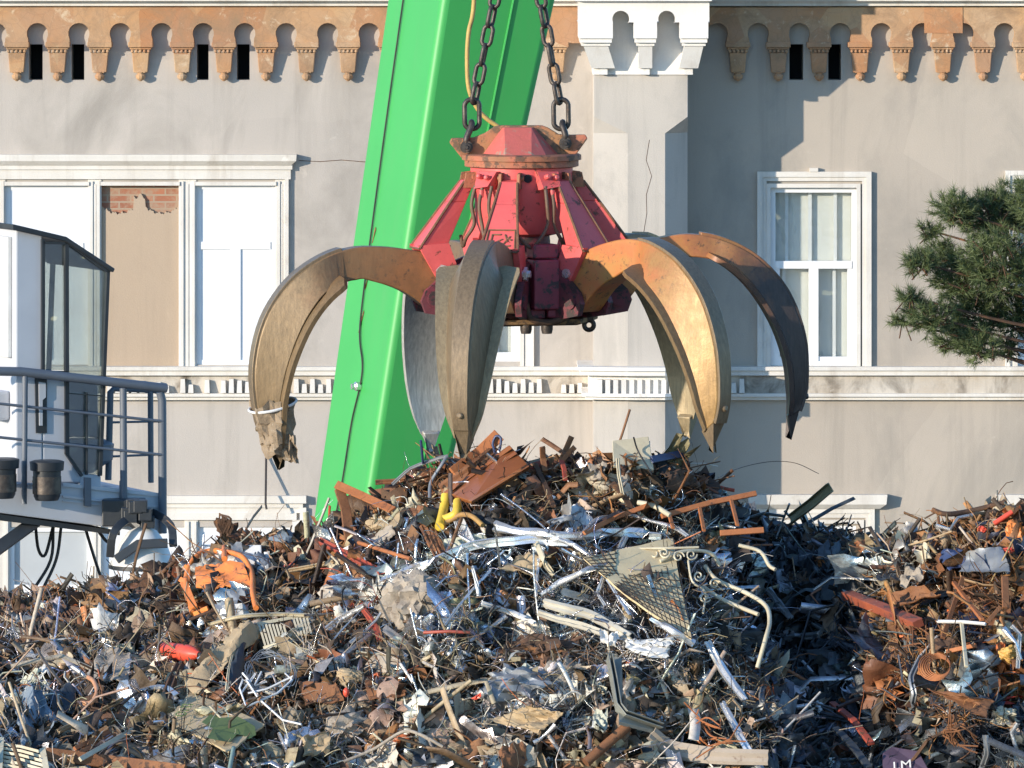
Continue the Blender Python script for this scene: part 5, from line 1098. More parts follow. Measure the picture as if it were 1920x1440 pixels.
lump('crumpled_bundle', 'dark crumpled metal bundle with shiny folds below the heap centre', 'bundle', 965, 1278, 62, 36, ZINC, 31, .06, .5, short='dark crumpled bundle')
lump('crumpled_bundle', 'brown layered bundle above the dark crumpled bundle', 'bundle', 1010, 1225, 75, 26, RUSTD, 32, .05, .5)
lump('crumpled_bundle', 'pinkish brown crumpled bundle right of the dark shiny one', 'bundle', 1065, 1275, 42, 32, BEIGE, 33, .05, .5)
plate('cream_wrap', 'wrinkled cream wrapping lying below the dark crumpled bundle', 'wrapping', [(912, 1350), (990, 1318), (1066, 1336), (1020, 1382)], TAN, .05, 22, 14, .17, 41, .004, .2, short='cream wrapping', rough=.004)
plate('cream_wrap', 'torn pale wrapping right of the wrinkled cream wrapping', 'wrapping', [(1108, 1325), (1142, 1335), (1138, 1380), (1112, 1370)], worn('pale_green_wrap', (.5, .5, .4), (.38, .38, .3), .7, 0, (.3, .22, .14), .62, 6, 12, .2), .05, 12, 10, .16, 42, .003, .3)
pipe('brown_pipe', 'thick brown pipe pointing up at the bottom centre', 'pipe', [(1098, 1430), (1176, 1362)], 9, RUST, .2, 1, short='thick brown pipe', n=16)
strip('tan_strap', 'wide tan strap curving along the bottom edge right of centre', 'strap', [(1222, 1375), (1258, 1404), (1330, 1416), (1440, 1420)], 30, worn('strap_tan', (.40, .33, .26), (.32, .26, .2), .75, 0, (.2, .14, .1), .62, 4, 9, .15), 4, .22, 5, twist=.1, short='wide tan strap')
lump('fibre_mass', 'tangled grey beige fibre mass left of the slanting silver strip', 'fibre', 775, 1130, 56, 46, BEIGE, 51, .1, .42, short='fibre mass')
lump('fibre_mass', 'pale fluffy fibre lump under the longest silver strip', 'fibre', 640, 1125, 34, 30, worn('fibre_pale', (.5, .45, .38), (.4, .34, .28), .95, 0, (.2, .15, .1), .6, 10, 20, .8), 52, .1, .45)
lump('fibre_mass', 'brown fibre lump at the bottom left of the cream wrapping', 'fibre', 650, 1370, 40, 34, BEIGE, 53, .08, .45)
# --- left part
t = group_thing('orange_chair', 'orange tubular seat frame with a dented orange backrest', 'seat', 415, 1085, short='orange seat frame')
m = MB(); m.tube(smooth(q([(362, 1150), (350, 1110), (352, 1070), (370, 1042), (395, 1033), (425, 1035), (455, 1045), (472, 1075), (474, 1110), (480, 1140)], .26), 5), 5.5 * KP, 10); m.build('tube_frame', ORAN, t, 50)
m = MB(); m.sheet(q([(368, 1062, .25), (460, 1058, .25), (474, 1100, .28), (366, 1100, .28)]), 16, 12, .022, 61, .005, .05, .001); m.build('backrest', ORAN, t, 30)
m = MB(); m.tube(q([(421, 1026), (421, 1048)], .27), 6 * KP, 8); m.build('bracket', ORAN, t, 50)
m = MB(); m.bar(smooth(q([(338, 1086), (350, 1092), (352, 1070), (346, 1062)], .27), 4), 10 * KP, 5 * KP); m.bar(q([(345, 1092), (364, 1140)], .27), 15 * KP, 6 * KP); m.bar(q([(364, 1152), (390, 1140)], .27), 9 * KP, 5 * KP); m.build('arm', ORAN, t, None, .003)
plate('grey_pan', 'dented grey metal pan under the orange backrest', 'pan', [(400, 1110), (464, 1108), (468, 1152), (412, 1158)], ZINC, .04, 14, 10, .17, 62, .004, .12)
m = MB(); px_box(m, [(378, 1022, .14), (490, 1022, .14), (492, 1078, .14), (380, 1080, .14)], .25, .14); o = m.build('white_box', WHITE, None, None, .006); tag(o, 'white enamelled box standing behind the orange seat frame', 'box'); mark([(435, 1040)], 'white box')
lump('scrap_clump', 'spiky brown clump perched on top of the white box', 'clump', 425, 1000, 22, 26, RUSTD, 71, .02, .9)
lump('scrap_clump', 'low dark clump on the white box right of the spiky one', 'clump', 462, 1012, 40, 12, RUSTD, 72, .02, .8)
m = MB()
for a in range(9): m.bar(smooth(q([(424 + (a % 3) * 6 - 6, 1000), (422 + a * 3 - 10, 985 - (a % 4) * 4), (424 + (a * 7) % 24 - 12, 962 + (a * 5) % 16)], .06), 3), (3 + a % 3) * KP, 2 * KP)
o = m.build('torn_bracket', RUSTD, None, None); tag(o, 'torn brown metal shreds sticking up behind the white box', 'shreds')
plate('bent_sheet', 'grey blue bent sheet right of the white box on the skyline', 'sheet', [(500, 1012), (530, 985), (560, 1000), (545, 1030)], CLOTH, .03, 10, 8, .1, 73)
plate('black_sheet', 'black torn sheet in the shadow right of the white box', 'sheet', [(495, 1045), (600, 1035), (620, 1085), (520, 1100)], BLACK, .03, 14, 8, .1, 74, short='black torn sheet')
strip('tan_lath', 'tan lath lying across the black torn sheet', 'lath', [(535, 1072), (580, 1062), (625, 1052)], 9, TAN, 4, .2, 1)
t = group_thing('curved_grating', 'curved dark brown slatted grating lying at the left edge', 'grating', 90, 1165, short='brown grating')
m = MB()
for k in range(17):
    x = 22 + k * 9; m.bar(smooth(q([(x, 1150 - 10 * math.sin(k / 5)), (x + 12, 1168 - 14 * math.sin(k / 5)), (x + 22, 1200 - 6 * math.sin(k / 5))], .2), 3), 3.4 * KP, 4 * KP)
m.build('slats', RUSTD, t, None)
for y in (1148, 1172, 1203): m = MB(); m.bar(smooth(q([(14, y + 4), (60, y - 8), (110, y - 12), (175, y)], .215), 4), 7 * KP, 5 * KP); m.build('cross_bar', RUSTD, t, None)
plate('tan_shell', 'tan grey shell shaped sheet left of the red canister', 'sheet', [(148, 1275), (190, 1218), (255, 1222), (240, 1290)], BEIGE, .025, 14, 12, .2, 81, .006, .15, short='tan shell')
plate('white_rag', 'crumpled white rag left of the tan shell', 'rag', [(42, 1222), (84, 1218), (98, 1272), (66, 1285)], WHITE, .04, 12, 12, .17, 82, .003, .25)
t = group_thing('red_canister', 'bright red orange canister lying left of centre', 'canister', 340, 1225, short='red canister')
m = MB(); a, b = S(303, 1218, .24), S(374, 1228, .24); ax = (b - a) / np.linalg.norm(b - a); L = np.linalg.norm(b - a); r = 16 * KP
m.lathe(a, [(r * .3, 0), (r * .75, L * .04), (r, L * .12), (r * 1.02, L * .7), (r * .85, L * .85), (r * .45, L * .95), (r * .4, L)], 18, tuple(ax)); m.build('shell', worn('canister_red', (.75, .1, .05), (.65, .08, .05), .35, 0, (.3, .08, .05), .7, 6, 10, .05), t, 40)
m = MB(); m.lathe(a + ax * L * .99, [(r * .3, 0), (r * .3, r * .5), (r * .2, r * .6)], 12, tuple(ax)); m.build('cap', BLACK, t, 40)
plate('tan_ribbon', 'long tan crumpled ribbon winding down from the orange seat frame', 'ribbon', [(470, 1150), (500, 1175), (368, 1308), (332, 1296)], TAN, .045, 9, 28, .2, 83, .006, .2, short='tan ribbon', rough=.004)
strip('pale_lath', 'pale lath lying along the top of the slatted vent', 'lath', [(395, 1170), (450, 1156), (520, 1152), (580, 1154)], 8, CREAM, 4, .25, 3)
plate('dark_flap', 'dark folded flap with pale edges right of the tan ribbon', 'flap', [(425, 1205), (470, 1195), (450, 1290), (418, 1300)], DGREY, .04, 10, 12, .2, 84)
strip('pale_edge', 'pale edging strip curving along the dark folded flap', 'strip', [(446, 1198), (430, 1250), (426, 1296)], 6, CREAM, 3, .27, 4)
t = group_thing('slatted_vent', 'cream slatted vent lying above the white wire tangle', 'vent', 535, 1185, short='slatted vent')
m = MB()
for k in range(8): m.bar(q([(486 + k * 6.5, 1172), (498 + k * 6.5, 1212)], .2), 4 * KP, 4 * KP)
for k in range(5): m.bar(q([(550 + k * 6.5, 1160), (560 + k * 6, 1190)], .2), 4 * KP, 4 * KP)
m.build('slats', CREAM, t, None); m = MB(); m.bar(q([(482, 1170), (580, 1152)], .2), 6 * KP, 5 * KP); m.build('rail', CREAM, t, None); m = MB(); m.bar(q([(494, 1215), (550, 1200)], .2), 6 * KP, 5 * KP); m.build('rail', CREAM, t, None)
t = group_thing('wire_tangle', 'tangle of bent white coated wire left of centre', 'wire', 500, 1290, short='white wire tangle')
m = MB()
for pts in ([(455, 1275), (449, 1290), (462, 1325), (520, 1300)], [(462, 1275), (485, 1310), (530, 1350), (565, 1358)], [(465, 1300), (500, 1292), (550, 1268), (540, 1282)], [(490, 1260), (478, 1285), (500, 1278)], [(455, 1262), (470, 1280), (480, 1262), (452, 1300)], [(520, 1300), (548, 1275), (535, 1262)]): m.tube(q(pts, .3), 2 * KP, 6)
m.build('coated_wire', WIREW, t, 60)
m = MB(); g_ = np.random.default_rng(9)
for k in range(9): a = g_.uniform(0, 6); m.tube(smooth(q([(505 + 50 * math.cos(a + j * .8) * g_.uniform(.6, 1.1), 1262 + 42 * math.sin(a + j * .8) * g_.uniform(.6, 1.1)) for j in range(6)], .27), 4), .8 * KP, 5)
m.build('fine_wire', ZINC, t, 60)
t = group_thing('printed_board', 'beige board printed with a green cross and green letters', 'printed board', 400, 1370, short='green cross board')
c4 = [(312, 1352, .2), (354, 1294, .2), (500, 1358, .2), (432, 1420, .26)]
BOARD = worn('board_beige', (.52, .40, .24), (.45, .34, .2), .85, 0, (.55, .46, .32), .62, 6, 9, .3)
m = MB(); m.sheet(q(c4), 14, 12, .014, 91, .01, .08, .001); m.build('board', BOARD, t, 40)
lerp5 = lambda u, v, o=.03: S(*tuple(np.array(c4[0]) * (1 - u) * (1 - v) + np.array(c4[1]) * u * (1 - v) + np.array(c4[2]) * u * v + np.array(c4[3]) * (1 - u) * v + np.array((0, 0, o))))
cross = [(388, 1384), (400, 1366), (378, 1354), (395, 1339), (412, 1346), (432, 1345), (445, 1343), (462, 1352), (478, 1362), (480, 1378), (466, 1386), (456, 1379), (444, 1377), (430, 1392), (410, 1388)]
m = MB(); cc = np.mean(cross, 0); pp = [S(x, y, .335) for x, y in cross]; m.prism(pp, [p + np.array((0, .004, 0)) for p in pp]); m.build('green_cross', GREENP, t, None)
def letters(txt, o, ux, uy, size, mat, parent, name):
    cu = bpy.data.curves.new(name, 'FONT'); cu.body = txt; cu.size = 1; cu.extrude = .01; tmp = bpy.data.objects.new('tmp', cu); COL.objects.link(tmp)
    dg = bpy.context.evaluated_depsgraph_get(); me0 = bpy.data.meshes.new_from_object(tmp.evaluated_get(dg)); v = np.array([x.co[:] for x in me0.vertices]); f = [tuple(p.vertices) for p in me0.polygons]
    bpy.data.objects.remove(tmp); nn = np.cross(ux, uy); nn /= np.linalg.norm(nn); m_ = MB(); m_.add(o + v[:, 0:1] * ux * size + v[:, 1:2] * uy * size + v[:, 2:3] * nn * .15, f); bpy.data.meshes.remove(me0); return m_.build(name, mat, parent)
qa, qb, qc_, qd = q(c4); ux = unit(qb - qa); uy = unit(qa - qd); uy = unit(uy - ux * (uy @ ux)); nb = np.cross(ux, uy); nb = nb if nb[1] < 0 else -nb; o0 = qa + (qb - qa) * .14 + (qd - qa) * .25 + nb * .05; letters('OTTI', o0, ux, uy, 30 * KP, GREENP, t, 'lettering')
plate('blue_sack', 'grey blue crumpled sack at the lower left edge', 'sack', [(10, 1310), (60, 1290), (120, 1360), (40, 1410)], CLOTH, .07, 22, 18, .2, 101, .004, .2, short='grey blue sack', rough=.005)
plate('blue_sack', 'dark ribbed rubber sheet right of the grey blue sack', 'sheet', [(85, 1300), (140, 1285), (155, 1340), (100, 1345)], DGREY, .04, 14, 12, .17, 102)
t = group_thing('slatted_chair', 'cream slatted plastic chair back in the lower left corner', 'chair back', 40, 1415)
m = MB()
for k in range(7): m.bar(q([(-4 + k * 1.5, 1394 + k * 8), (40, 1400 + k * 8), (84, 1412 + k * 8)], .26), 5 * KP, 5 * KP)
m.build('slats', CREAM, t, None); m = MB(); m.bar(q([(80, 1405), (90, 1460)], .27), 11 * KP, 6 * KP); m.bar(q([(2, 1385), (-2, 1460)], .27), 11 * KP, 6 * KP); m.build('side_rail', CREAM, t, None)
beam('long_board', 'long rusty board along the bottom edge at the left', 'board', [(86, 1414), (200, 1428), (345, 1446)], 24, 7, RUST, .25, chan=False, short='long rusty board')
strip('tan_stick', 'long tan stick slanting up right of the grey blue sack', 'stick', [(108, 1372), (165, 1345), (232, 1310)], 10, TAN, 6, .24, 1, short='tan stick')
beam('orange_lath', 'upper orange brown slat above the long rusty board', 'slat', [(140, 1404), (205, 1372)], 8, 5, RUSTO, .24, chan=False); beam('orange_lath', 'lower orange brown slat above the long rusty board', 'slat', [(148, 1412), (215, 1378)], 8, 5, RUSTO, .2, chan=False)
beam('white_lath', 'white weathered slat pointing at the green cross board', 'slat', [(150, 1424), (250, 1368)], 9, 5, CREAM, .26, chan=False)
pipe('orange_hook', 'pale orange bent hook below the tan shell', 'hook', [(152, 1318), (170, 1318), (182, 1298), (176, 1278), (166, 1270)], 4.5, worn('hook_orange', (.6, .3, .15), (.5, .24, .12), .5, 0), .28, 4)
strip('brown_flat', 'brown folded strip hanging below the red canister', 'strip', [(338, 1245), (322, 1280), (306, 1325)], 22, RUSTD, 6, .2, 4)
pipe('green_stick', 'grey green stick standing at the bottom below the green cross board', 'stick', [(438, 1402), (430, 1446)], 4, worn('stick_green', (.25, .33, .28), (.2, .28, .24), .5, 0), .3, 1)
pipe('long_branch', 'long thin grey cable curving along the bottom left of the cream wrapping', 'cable', [(645, 1428), (700, 1405), (755, 1372), (790, 1378), (830, 1400)], 3, BEIGE, .24, 5)
pipe('red_tube', 'thin red brown tube running right from the fibre mass', 'tube', [(795, 1186), (840, 1184), (880, 1186)], 3, REDP, .22, 1)
strip('red_fin', 'dull red strip between the fibre mass and the V strip', 'strip', [(675, 1135), (700, 1170), (712, 1200)], 12, REDP, 4, .19, 3)
lump('scarlet_plug', 'small scarlet knob below the V strip', 'knob', 649, 1298, 6, 9, bpy.data.materials['canister_red'], 111, .2, .1)
plate('red_scrap', 'little red and yellow scrap left of the dark crumpled bundle', 'scrap piece', [(882, 1310), (903, 1297), (902, 1305), (890, 1313)], bpy.data.materials['canister_red'], .004, 5, 5, .24, 112, .003, .1)
lump('tin_can', 'squashed tan tin below the V strip', 'tin', 655, 1270, 26, 17, TAN, 113, .12, .2)
for i, (x, y, lab) in enumerate([(600, 1300, 'brown plate behind the white wire tangle'), (720, 1290, 'reddish brown earthy sheet below the V strip')]): plate('brown_plate', lab, 'plate', [(x - 45, y - 20), (x + 35, y - 28), (x + 50, y + 18), (x - 30, y + 26)], RUST, .03, 12, 9, .13, 120 + i, .005, .2)
# --- right part
beam('square_beam', 'dark red square beam with an orange end pointing into the dark hollow', 'beam', [(1588, 1116), (1650, 1140), (1722, 1170)], 22, 16, worn('beam_red', (.38, .1, .045), (.22, .06, .04), .55, 0, (.09, .05, .04), .55, 5, 9, .15), .3, chan=False, short='dark red beam')
plate('rust_cover', 'smooth rust brown folded cover right above the dark red beam', 'cover', [(1660, 1112), (1738, 1098), (1772, 1120), (1682, 1146)], RUST, .03, 16, 10, .26, 131, .006, .1, short='rust cover', rough=.0)
plate('rust_cover', 'large rust brown sheet with ragged edge low on the right', 'sheet', [(1722, 1292), (1800, 1300), (1875, 1318), (1848, 1352), (1760, 1340)][:4], RUST, .04, 18, 10, .24, 132, .005, .2, short='ragged rust sheet')
plate('rust_block', 'brown lumpy sheet below the white T shaped bar', 'sheet', [(1735, 1200), (1790, 1185), (1806, 1215), (1748, 1228)], RUSTD, .03, 12, 10, .22, 133, .006, .2)
t = group_thing('t_bar', 'white level bar with a pale upright forming a T at the right', 'bar', 1795, 1200, short='T bar')
beam('cross_piece', None, None, [(1758, 1165), (1806, 1166), (1848, 1170)], 5, 5, WHITE, .34, chan=False, parent=t); beam('stem', None, None, [(1803, 1168), (1812, 1250)], 7, 5, CREAM, .33, chan=False, parent=t)
plate('grey_cover', 'grey bent metal cover draped near the right edge', 'cover', [(1795, 1075), (1812, 1040), (1880, 1022), (1898, 1074)], ZINC, .035, 18, 12, .24, 134, .005, .1, short='grey cover', rough=.0)
for i, (pts, w, mt, lab) in enumerate([([(1768, 1196), (1790, 1130), (1806, 1082)], 9, RUST, 'upright rusty bar leaning left below the grey cover'), ([(1788, 1092), (1815, 1128), (1842, 1162)], 8, RUSTO, 'rusty bar crossing behind the leaning upright one'), ([(1884, 1082), (1886, 1140)], 13, RUST, 'upright ochre bar under the right end of the grey cover'),
    ([(1850, 1168), (1876, 1138)], 8, RUST, 'short rusty bar right of the T bar'), ([(1775, 1222), (1830, 1210)], 8, RUSTO, 'ochre bar level beside the stem of the T bar'), ([(1560, 1318), (1600, 1350), (1634, 1395)], 13, REDP, 'red edged beam slanting down to the plum panel'), ([(1566, 1365), (1600, 1400), (1630, 1440)], 14, DGREY, 'dark channel slanting beside the red edged beam'),
    ([(1700, 1440), (1742, 1385), (1800, 1360)], 6, RUSTD, 'thin dark bar right of the plum panel')]): beam('rusty_bar', lab, 'bar', pts, w, 6, mt, .26, chan=False)
pipe('brown_tube', 'brown tube lying along the right hand skyline', 'tube', [(1748, 956), (1775, 964), (1820, 958), (1885, 942)], 5, RUSTD, .14, 4, short='skyline tube')
pipe('thin_spike', 'thin dark spike under the left end of the skyline tube', 'spike', [(1734, 972), (1752, 962)], 1.6, RUSTD, .14, 1)
pipe('long_rod', 'long thin tan rod slanting down below the skyline tube', 'rod', [(1690, 1026), (1740, 1012), (1785, 996)], 2, TAN, .16, 3)
strip('shiny_bracket', 'shiny angular bracket under the skyline tube', 'bracket', [(1755, 985), (1785, 992), (1800, 970), (1840, 962)], 9, SILV, 4, .16, 1)
pipe('orange_tube', 'orange tube slanting near the right edge of the heap crest', 'tube', [(1864, 982), (1898, 960)], 5, bpy.data.materials['canister_red'], .22, 1, short='orange tube')
lump('orange_casting', 'orange rusty casting at the right edge below the crest', 'casting', 1902, 1000, 18, 22, ORAN, 141, .18, .4)
lump('red_lump', 'small crimson lump left of the orange tube', 'lump', 1841, 992, 9, 6, bpy.data.materials['canister_red'], 142, .2, .3); lump('red_lump', 'small coral lump above the right end of the grey cover', 'lump', 1890, 1032, 11, 6, bpy.data.materials['canister_red'], 143, .26, .3)
plate('blue_sheet', 'dark blue crushed sheet left of the grey cover', 'sheet', [(1760, 1050), (1800, 1020), (1815, 1045), (1785, 1080)], NAVY, .04, 12, 10, .17, 144)
plate('white_sheet', 'pale curled sheet left of the dark blue crushed sheet', 'sheet', [(1712, 1028), (1748, 1022), (1752, 1050), (1716, 1056)], CREAM, .03, 12, 10, .17, 145)
plate('pale_mass', 'pale crumpled sheet above the rust cover', 'sheet', [(1680, 1085), (1735, 1062), (1742, 1090), (1690, 1112)], BEIGE, .05, 14, 12, .2, 146)
strip('folded_bar', 'pale blue folded frame at the right edge', 'frame', [(1880, 1178), (1902, 1205), (1912, 1235)], 9, SILV, 5, .32, 1); strip('folded_bar', 'second pale blue frame bar nearer the right edge', 'frame', [(1900, 1175), (1914, 1190), (1910, 1250)], 9, SILV, 5, .28, 1)
lump('yellow_ball', 'amber yellow rounded lump at the right edge', 'lump', 1890, 1226, 15, 15, worn('amber', (.6, .35, .08), (.5, .27, .07), .6, 0, (.25, .12, .05), .6, 8, 12, .2), 147, .24, .3)
lump('cream_lump', 'cream lump low at the right edge', 'lump', 1884, 1345, 20, 18, CREAM, 148, .2, .5)
t = group_thing('wire_coil', 'rusty coil of wire in the ochre scrap at the right', 'wire coil', 1770, 1240, short='wire coil'); m = MB()
for k in range(6): m.tube(smooth(q([(1752 + (30 - k * 2) * math.cos(a) + k * 2, 1250 + (26 - k * 2) * math.sin(a)) for a in np.linspace(0, 6.5, 16)], .27), 2), 1.3 * KP, 5)
m.build('loops', RUSTO, t, 60)
for i, (x, y, n_, lab) in enumerate([(1795, 1375, 16, 'tangled rusty wire below the ragged rust sheet'), (1330, 1380, 14, 'tangle of rusty rods beside the lower silver flat bar'), (1590, 1020, 18, 'dark tangle of springs behind the hollow'), (1720, 1180, 14, 'brown wire tangle below the rust cover')]):
    t = group_thing('rod_tangle', lab, 'wire tangle', x, y); m = MB(); g_ = np.random.default_rng(150 + i)
    for k in range(n_): a = g_.uniform(0, 3.1); c = np.array((x, y)) + g_.normal(0, 16, 2); d = np.array((math.cos(a), math.sin(a))) * g_.uniform(14, 40); b_ = g_.normal(0, 10, 2); m.tube(smooth(q([tuple(c - d), tuple(c + b_), tuple(c + d)], .2 + g_.uniform(-.05, .08)), 4), 1.5 * KP, 5)
    m.build('rods', [RUST, RUSTO, RUSTD, RUST][i], t, 60)
t = group_thing('plum_board', 'plum coloured panel with white letter strokes at the bottom right', 'panel', 1690, 1420, short='plum panel')
m = MB(); px_box(m, [(1655, 1412, .28), (1672, 1400, .28), (1722, 1408, .28), (1745, 1450, .3), (1655, 1455, .3)], .03, .28); m.build('panel', PURP, t, None, .003)
o0 = S(1674, 1444, .405); ux = unit(S(1694, 1441, .405) - o0); uy = unit(S(1672, 1412, .405) - o0); letters('LM', o0, ux, uy, 36 * KP * .8, WHITE, t, 'lettering')
for i, (c, mt, lab) in enumerate([([(1530, 1230), (1568, 1208), (1572, 1270), (1540, 1285)], ZINC, 'grey folded metal sheet standing in the middle of the dark hollow'), ([(1595, 1190), (1625, 1185), (1630, 1235), (1600, 1240)], DGREY, 'dark folded sheet right of the grey folded one'), ([(1560, 1200), (1610, 1192), (1618, 1204), (1566, 1214)], ZINC, 'grey flat flap on top of the folded sheets'),
    ([(1500, 1115), (1540, 1100), (1545, 1150), (1510, 1160)], DGREY, 'dark crumpled sheet above the hooked band'), ([(1490, 1030), (1550, 1025), (1555, 1060), (1495, 1065)], DGREY, 'blackish crushed sheet at the top of the hollow'), ([(1570, 1070), (1606, 1062), (1612, 1085), (1575, 1090)], SILV, 'bright crushed foil at the top of the hollow'),
    ([(1640, 1060), (1690, 1040), (1700, 1085), (1650, 1100)], DGREY, 'slate coloured bent sheet at the right rim of the hollow'), ([(1505, 1320), (1538, 1316), (1540, 1342), (1508, 1344)], WHITE, 'small white sheet low in the dark hollow'), ([(1450, 1060), (1480, 1050), (1490, 1110), (1460, 1120)], ZINC, 'grey torn sheet right of the long cream tube'),
    ([(1620, 1040), (1665, 1010), (1680, 1040), (1640, 1070)], DGREY, 'dark bent sheet under the lower window at the hollow rim'), ([(1230, 880), (1290, 872), (1310, 910), (1250, 920)], RUSTD, 'brown crushed sheet on the crest below the navy bar'), ([(1100, 865), (1135, 860), (1140, 900), (1100, 905)], BEIGE, 'pale crumpled sheet on the crest left of the cream panel'),
    ([(985, 1040), (1030, 1050), (1010, 1090), (925, 1075)], TAN, 'ochre brown sheet below the longest silver strip'), ([(880, 960), (925, 950), (935, 985), (890, 990)], BLACK, 'black crushed sheet right of the yellow handle'), ([(1020, 975), (1085, 968), (1085, 985), (1025, 990)], ZINC, 'small grey sheet above the level silver strip'),
    ([(470, 1045), (505, 1038), (520, 1075), (480, 1080)], ZINC, 'narrow grey sheet between the white box and the black torn sheet'), ([(240, 1090), (280, 1082), (300, 1120), (250, 1130)], RUSTD, 'brown crushed sheet left of the orange seat frame'), ([(300, 1155), (350, 1148), (352, 1200), (310, 1205)], RUST, 'brown boxy sheet above the red canister'),
    ([(215, 1130), (262, 1120), (258, 1165), (222, 1170)], RUSTD, 'dark brown folded sheet right of the brown grating'), ([(560, 1380), (620, 1370), (625, 1410), (570, 1420)], TAN, 'tan crumpled sheet below the white wire tangle'), ([(760, 1400), (830, 1395), (840, 1440), (765, 1444)], DGREY, 'dark sheet with pale folds at the bottom centre left'),
    ([(930, 1410), (990, 1400), (1000, 1440), (935, 1444)], RUST, 'brown bent sheet at the bottom left of the thick brown pipe'), ([(1200, 1390), (1235, 1385), (1240, 1430), (1205, 1435)], CREAM, 'cream crumpled sheet left of the wide tan strap'), ([(1330, 1130), (1385, 1125), (1380, 1170), (1335, 1175)], OLIVE, 'olive brown sheet under the shorter cream tube')]):
    plate('scrap_sheet', lab, 'sheet', c, mt, .04, 12, 10, .15, 160 + i, .004, .28, rough=.003)
# rag, sagging wires and a white hood below the cab
for i, (pts, lab) in enumerate([([(205, 1150), (240, 1110), (290, 1085), (330, 1050)], 'thick rusty cable rising toward the white hood'), ([(130, 1150), (180, 1115), (225, 1085)], 'brown bent cable left of the white hood')]): pipe('bent_cable', lab, 'cable', pts, 4, RUSTD, .1, 5)

# ------------------------------------------------------------------ crane cab with railed platform
YC = 57.0
TX, TYv = math.cos(R(25)), math.sin(R(25)); NX, NY = math.sin(R(25)), -math.cos(R(25))
C0 = P(30, 700, YC)
def cp(px, py, d=0.0):            # a point on the cab's long side, pushed d metres outward (or inward when negative)
    x0, y0 = C0[0] + NX * d, C0[1] + NY * d; k = (px - 960) * F / 1920
    Y = (y0 - x0 * TYv / TX) / (1 - k * TYv / TX); return P(px, py, Y)
cabo = empty('crane_cab', (C0[0], C0[1], 0), 'grey glazed crane operator cab with railed platform behind the heap at the left', 'crane cab')
IN = np.array((-NX, -NY, 0))
def slab(m, pts, d0, d1): # picture polygon on the plane d1, thickened back to d0
    a = [cp(x, y, d1) for x, y in pts]; m.prism(a, [p + IN * (d1 - d0) for p in a])
m = MB(); slab(m, [(30, 428), (80, 438), (80, 955), (30, 950)], -1.25, 0); slab(m, [(80, 697), (126, 702), (126, 850), (152, 890), (152, 905), (80, 905)], -.07, -.002); slab(m, [(150, 888), (190, 892), (190, 915), (150, 912)], -1.25, -.002); cbod = m.build('body', CABG, cabo, None, .012)
m = MB(); slab(m, [(24, 420), (125, 444), (216, 504), (213, 511), (124, 453), (24, 431)], -1.3, .05); m.build('roof', CABK, cabo, None, .006)
m = MB(); slab(m, [(126, 454), (200, 509), (192, 760), (186, 890), (152, 890), (127, 850)], -.02, -.005); slab(m, [(83, 458), (122, 458), (122, 694), (83, 694)], -.02, -.005); wn_ = m.build('window', CABGL, cabo)
m = MB()
for a, b, w in (((80, 448), (80, 700), 6), ((124, 448), (125, 852), 7), ((80, 455), (124, 456), 5), ((80, 697), (125, 699), 6), ((125, 852), (153, 892), 5), ((202, 508), (187, 892), 6), ((124, 452), (204, 510), 6), ((162, 735), (162, 890), 2.4), ((126, 737), (190, 742), 2.4)):
    a_, b_ = cp(*a, .01), cp(*b, .01); m.bar([a_, b_], w * .0041, .04, ref=(NX, NY, 0))
m.build('window_frame', CABK, wn_, None)
m = MB(); a = [cp(x, y, -.06) + IN * 1.15 for x, y in ((204, 508), (189, 890))]; m.bar(a, .04, .04); a = [cp(x, y, -.06) + IN * 1.15 for x, y in ((126, 456), (126, 890))]; m.bar(a, .04, .04); m.build('far_post', CABK, cabo)
m = MB(); sx = cp(150, 800, -.55); m.lathe(sx + np.array((0, 0, -.35)), [(.1, 0), (.25, .1), (.26, .22), (.2, .25)], 14); m.sheet([sx + np.array(v) for v in ((-.15, .1, -.1), (.15, .1, -.1), (.12, .2, .35), (-.12, .2, .35))], 8, 8, .01, 1, .08, .1); m.build('operator_seat', CABD, cabo, 40)
m = MB(); slab(m, [(-160, 905), (118, 906), (305, 926), (305, 1002), (0, 962), (-160, 945)], -1.35, .06); pf = m.build('platform', CABG, cabo, None, .01)
m = MB()
for y0, y1 in ((907, 915), (931, 936), (940, 943)): slab(m, [(118, y0 - 2), (304, y0 + 18), (304, y1 + 17), (118, y1 - 3)], .05, .075)
m.build('platform_rib', CABG, pf); 
m = MB(); slab(m, [(-160, 948), (0, 964), (225, 996), (225, 1004), (0, 976), (-160, 960)], -1.3, .03); m.bar([cp(70, 975, -.1), cp(-20, 1040, -.1), cp(-260, 1260, -.1)], .09, .12); ca = cp(-190, 960, -.6); m.box(ca[0] - .5, ca[0] + .5, ca[1] - .4, ca[1] + .8, 0, ca[2]); m.build('underframe', CABK, cabo)
m = MB()
rt = lambda pts, r, d=.12: m.tube([cp(x, y, d) for x, y in pts], r, 8)
rt([(-160, 682), (0, 696), (40, 697), (312, 728)], .035)
rt([(-160, 744), (0, 757), (306, 790)], .011); rt([(-160, 808), (0, 820), (306, 853)], .011)
rt([(47, 705), (45, 945)], .022)
m.build('railing', CABD, cabo, 60)
m = MB()
rt([(203, 900), (207, 735), (214, 728), (288, 731), (300, 735)], .025, -.5); rt([(282, 728), (283, 905)], .022, -.5); rt([(300, 735), (304, 750), (305, 1000)], .032, .1); rt([(231, 728), (232, 935)], .027, .1)
rt([(207, 792), (300, 790)], .009, -.5); rt([(207, 856), (300, 852)], .009, -.5)
for x, y in ((165, 905), (232, 912)): slab(m, [(x - 6, y - 10), (x + 6, y - 9), (x + 6, y + 45), (x - 6, y + 44)], .07, .095)
m.build('railing', CABD, cabo, 60)
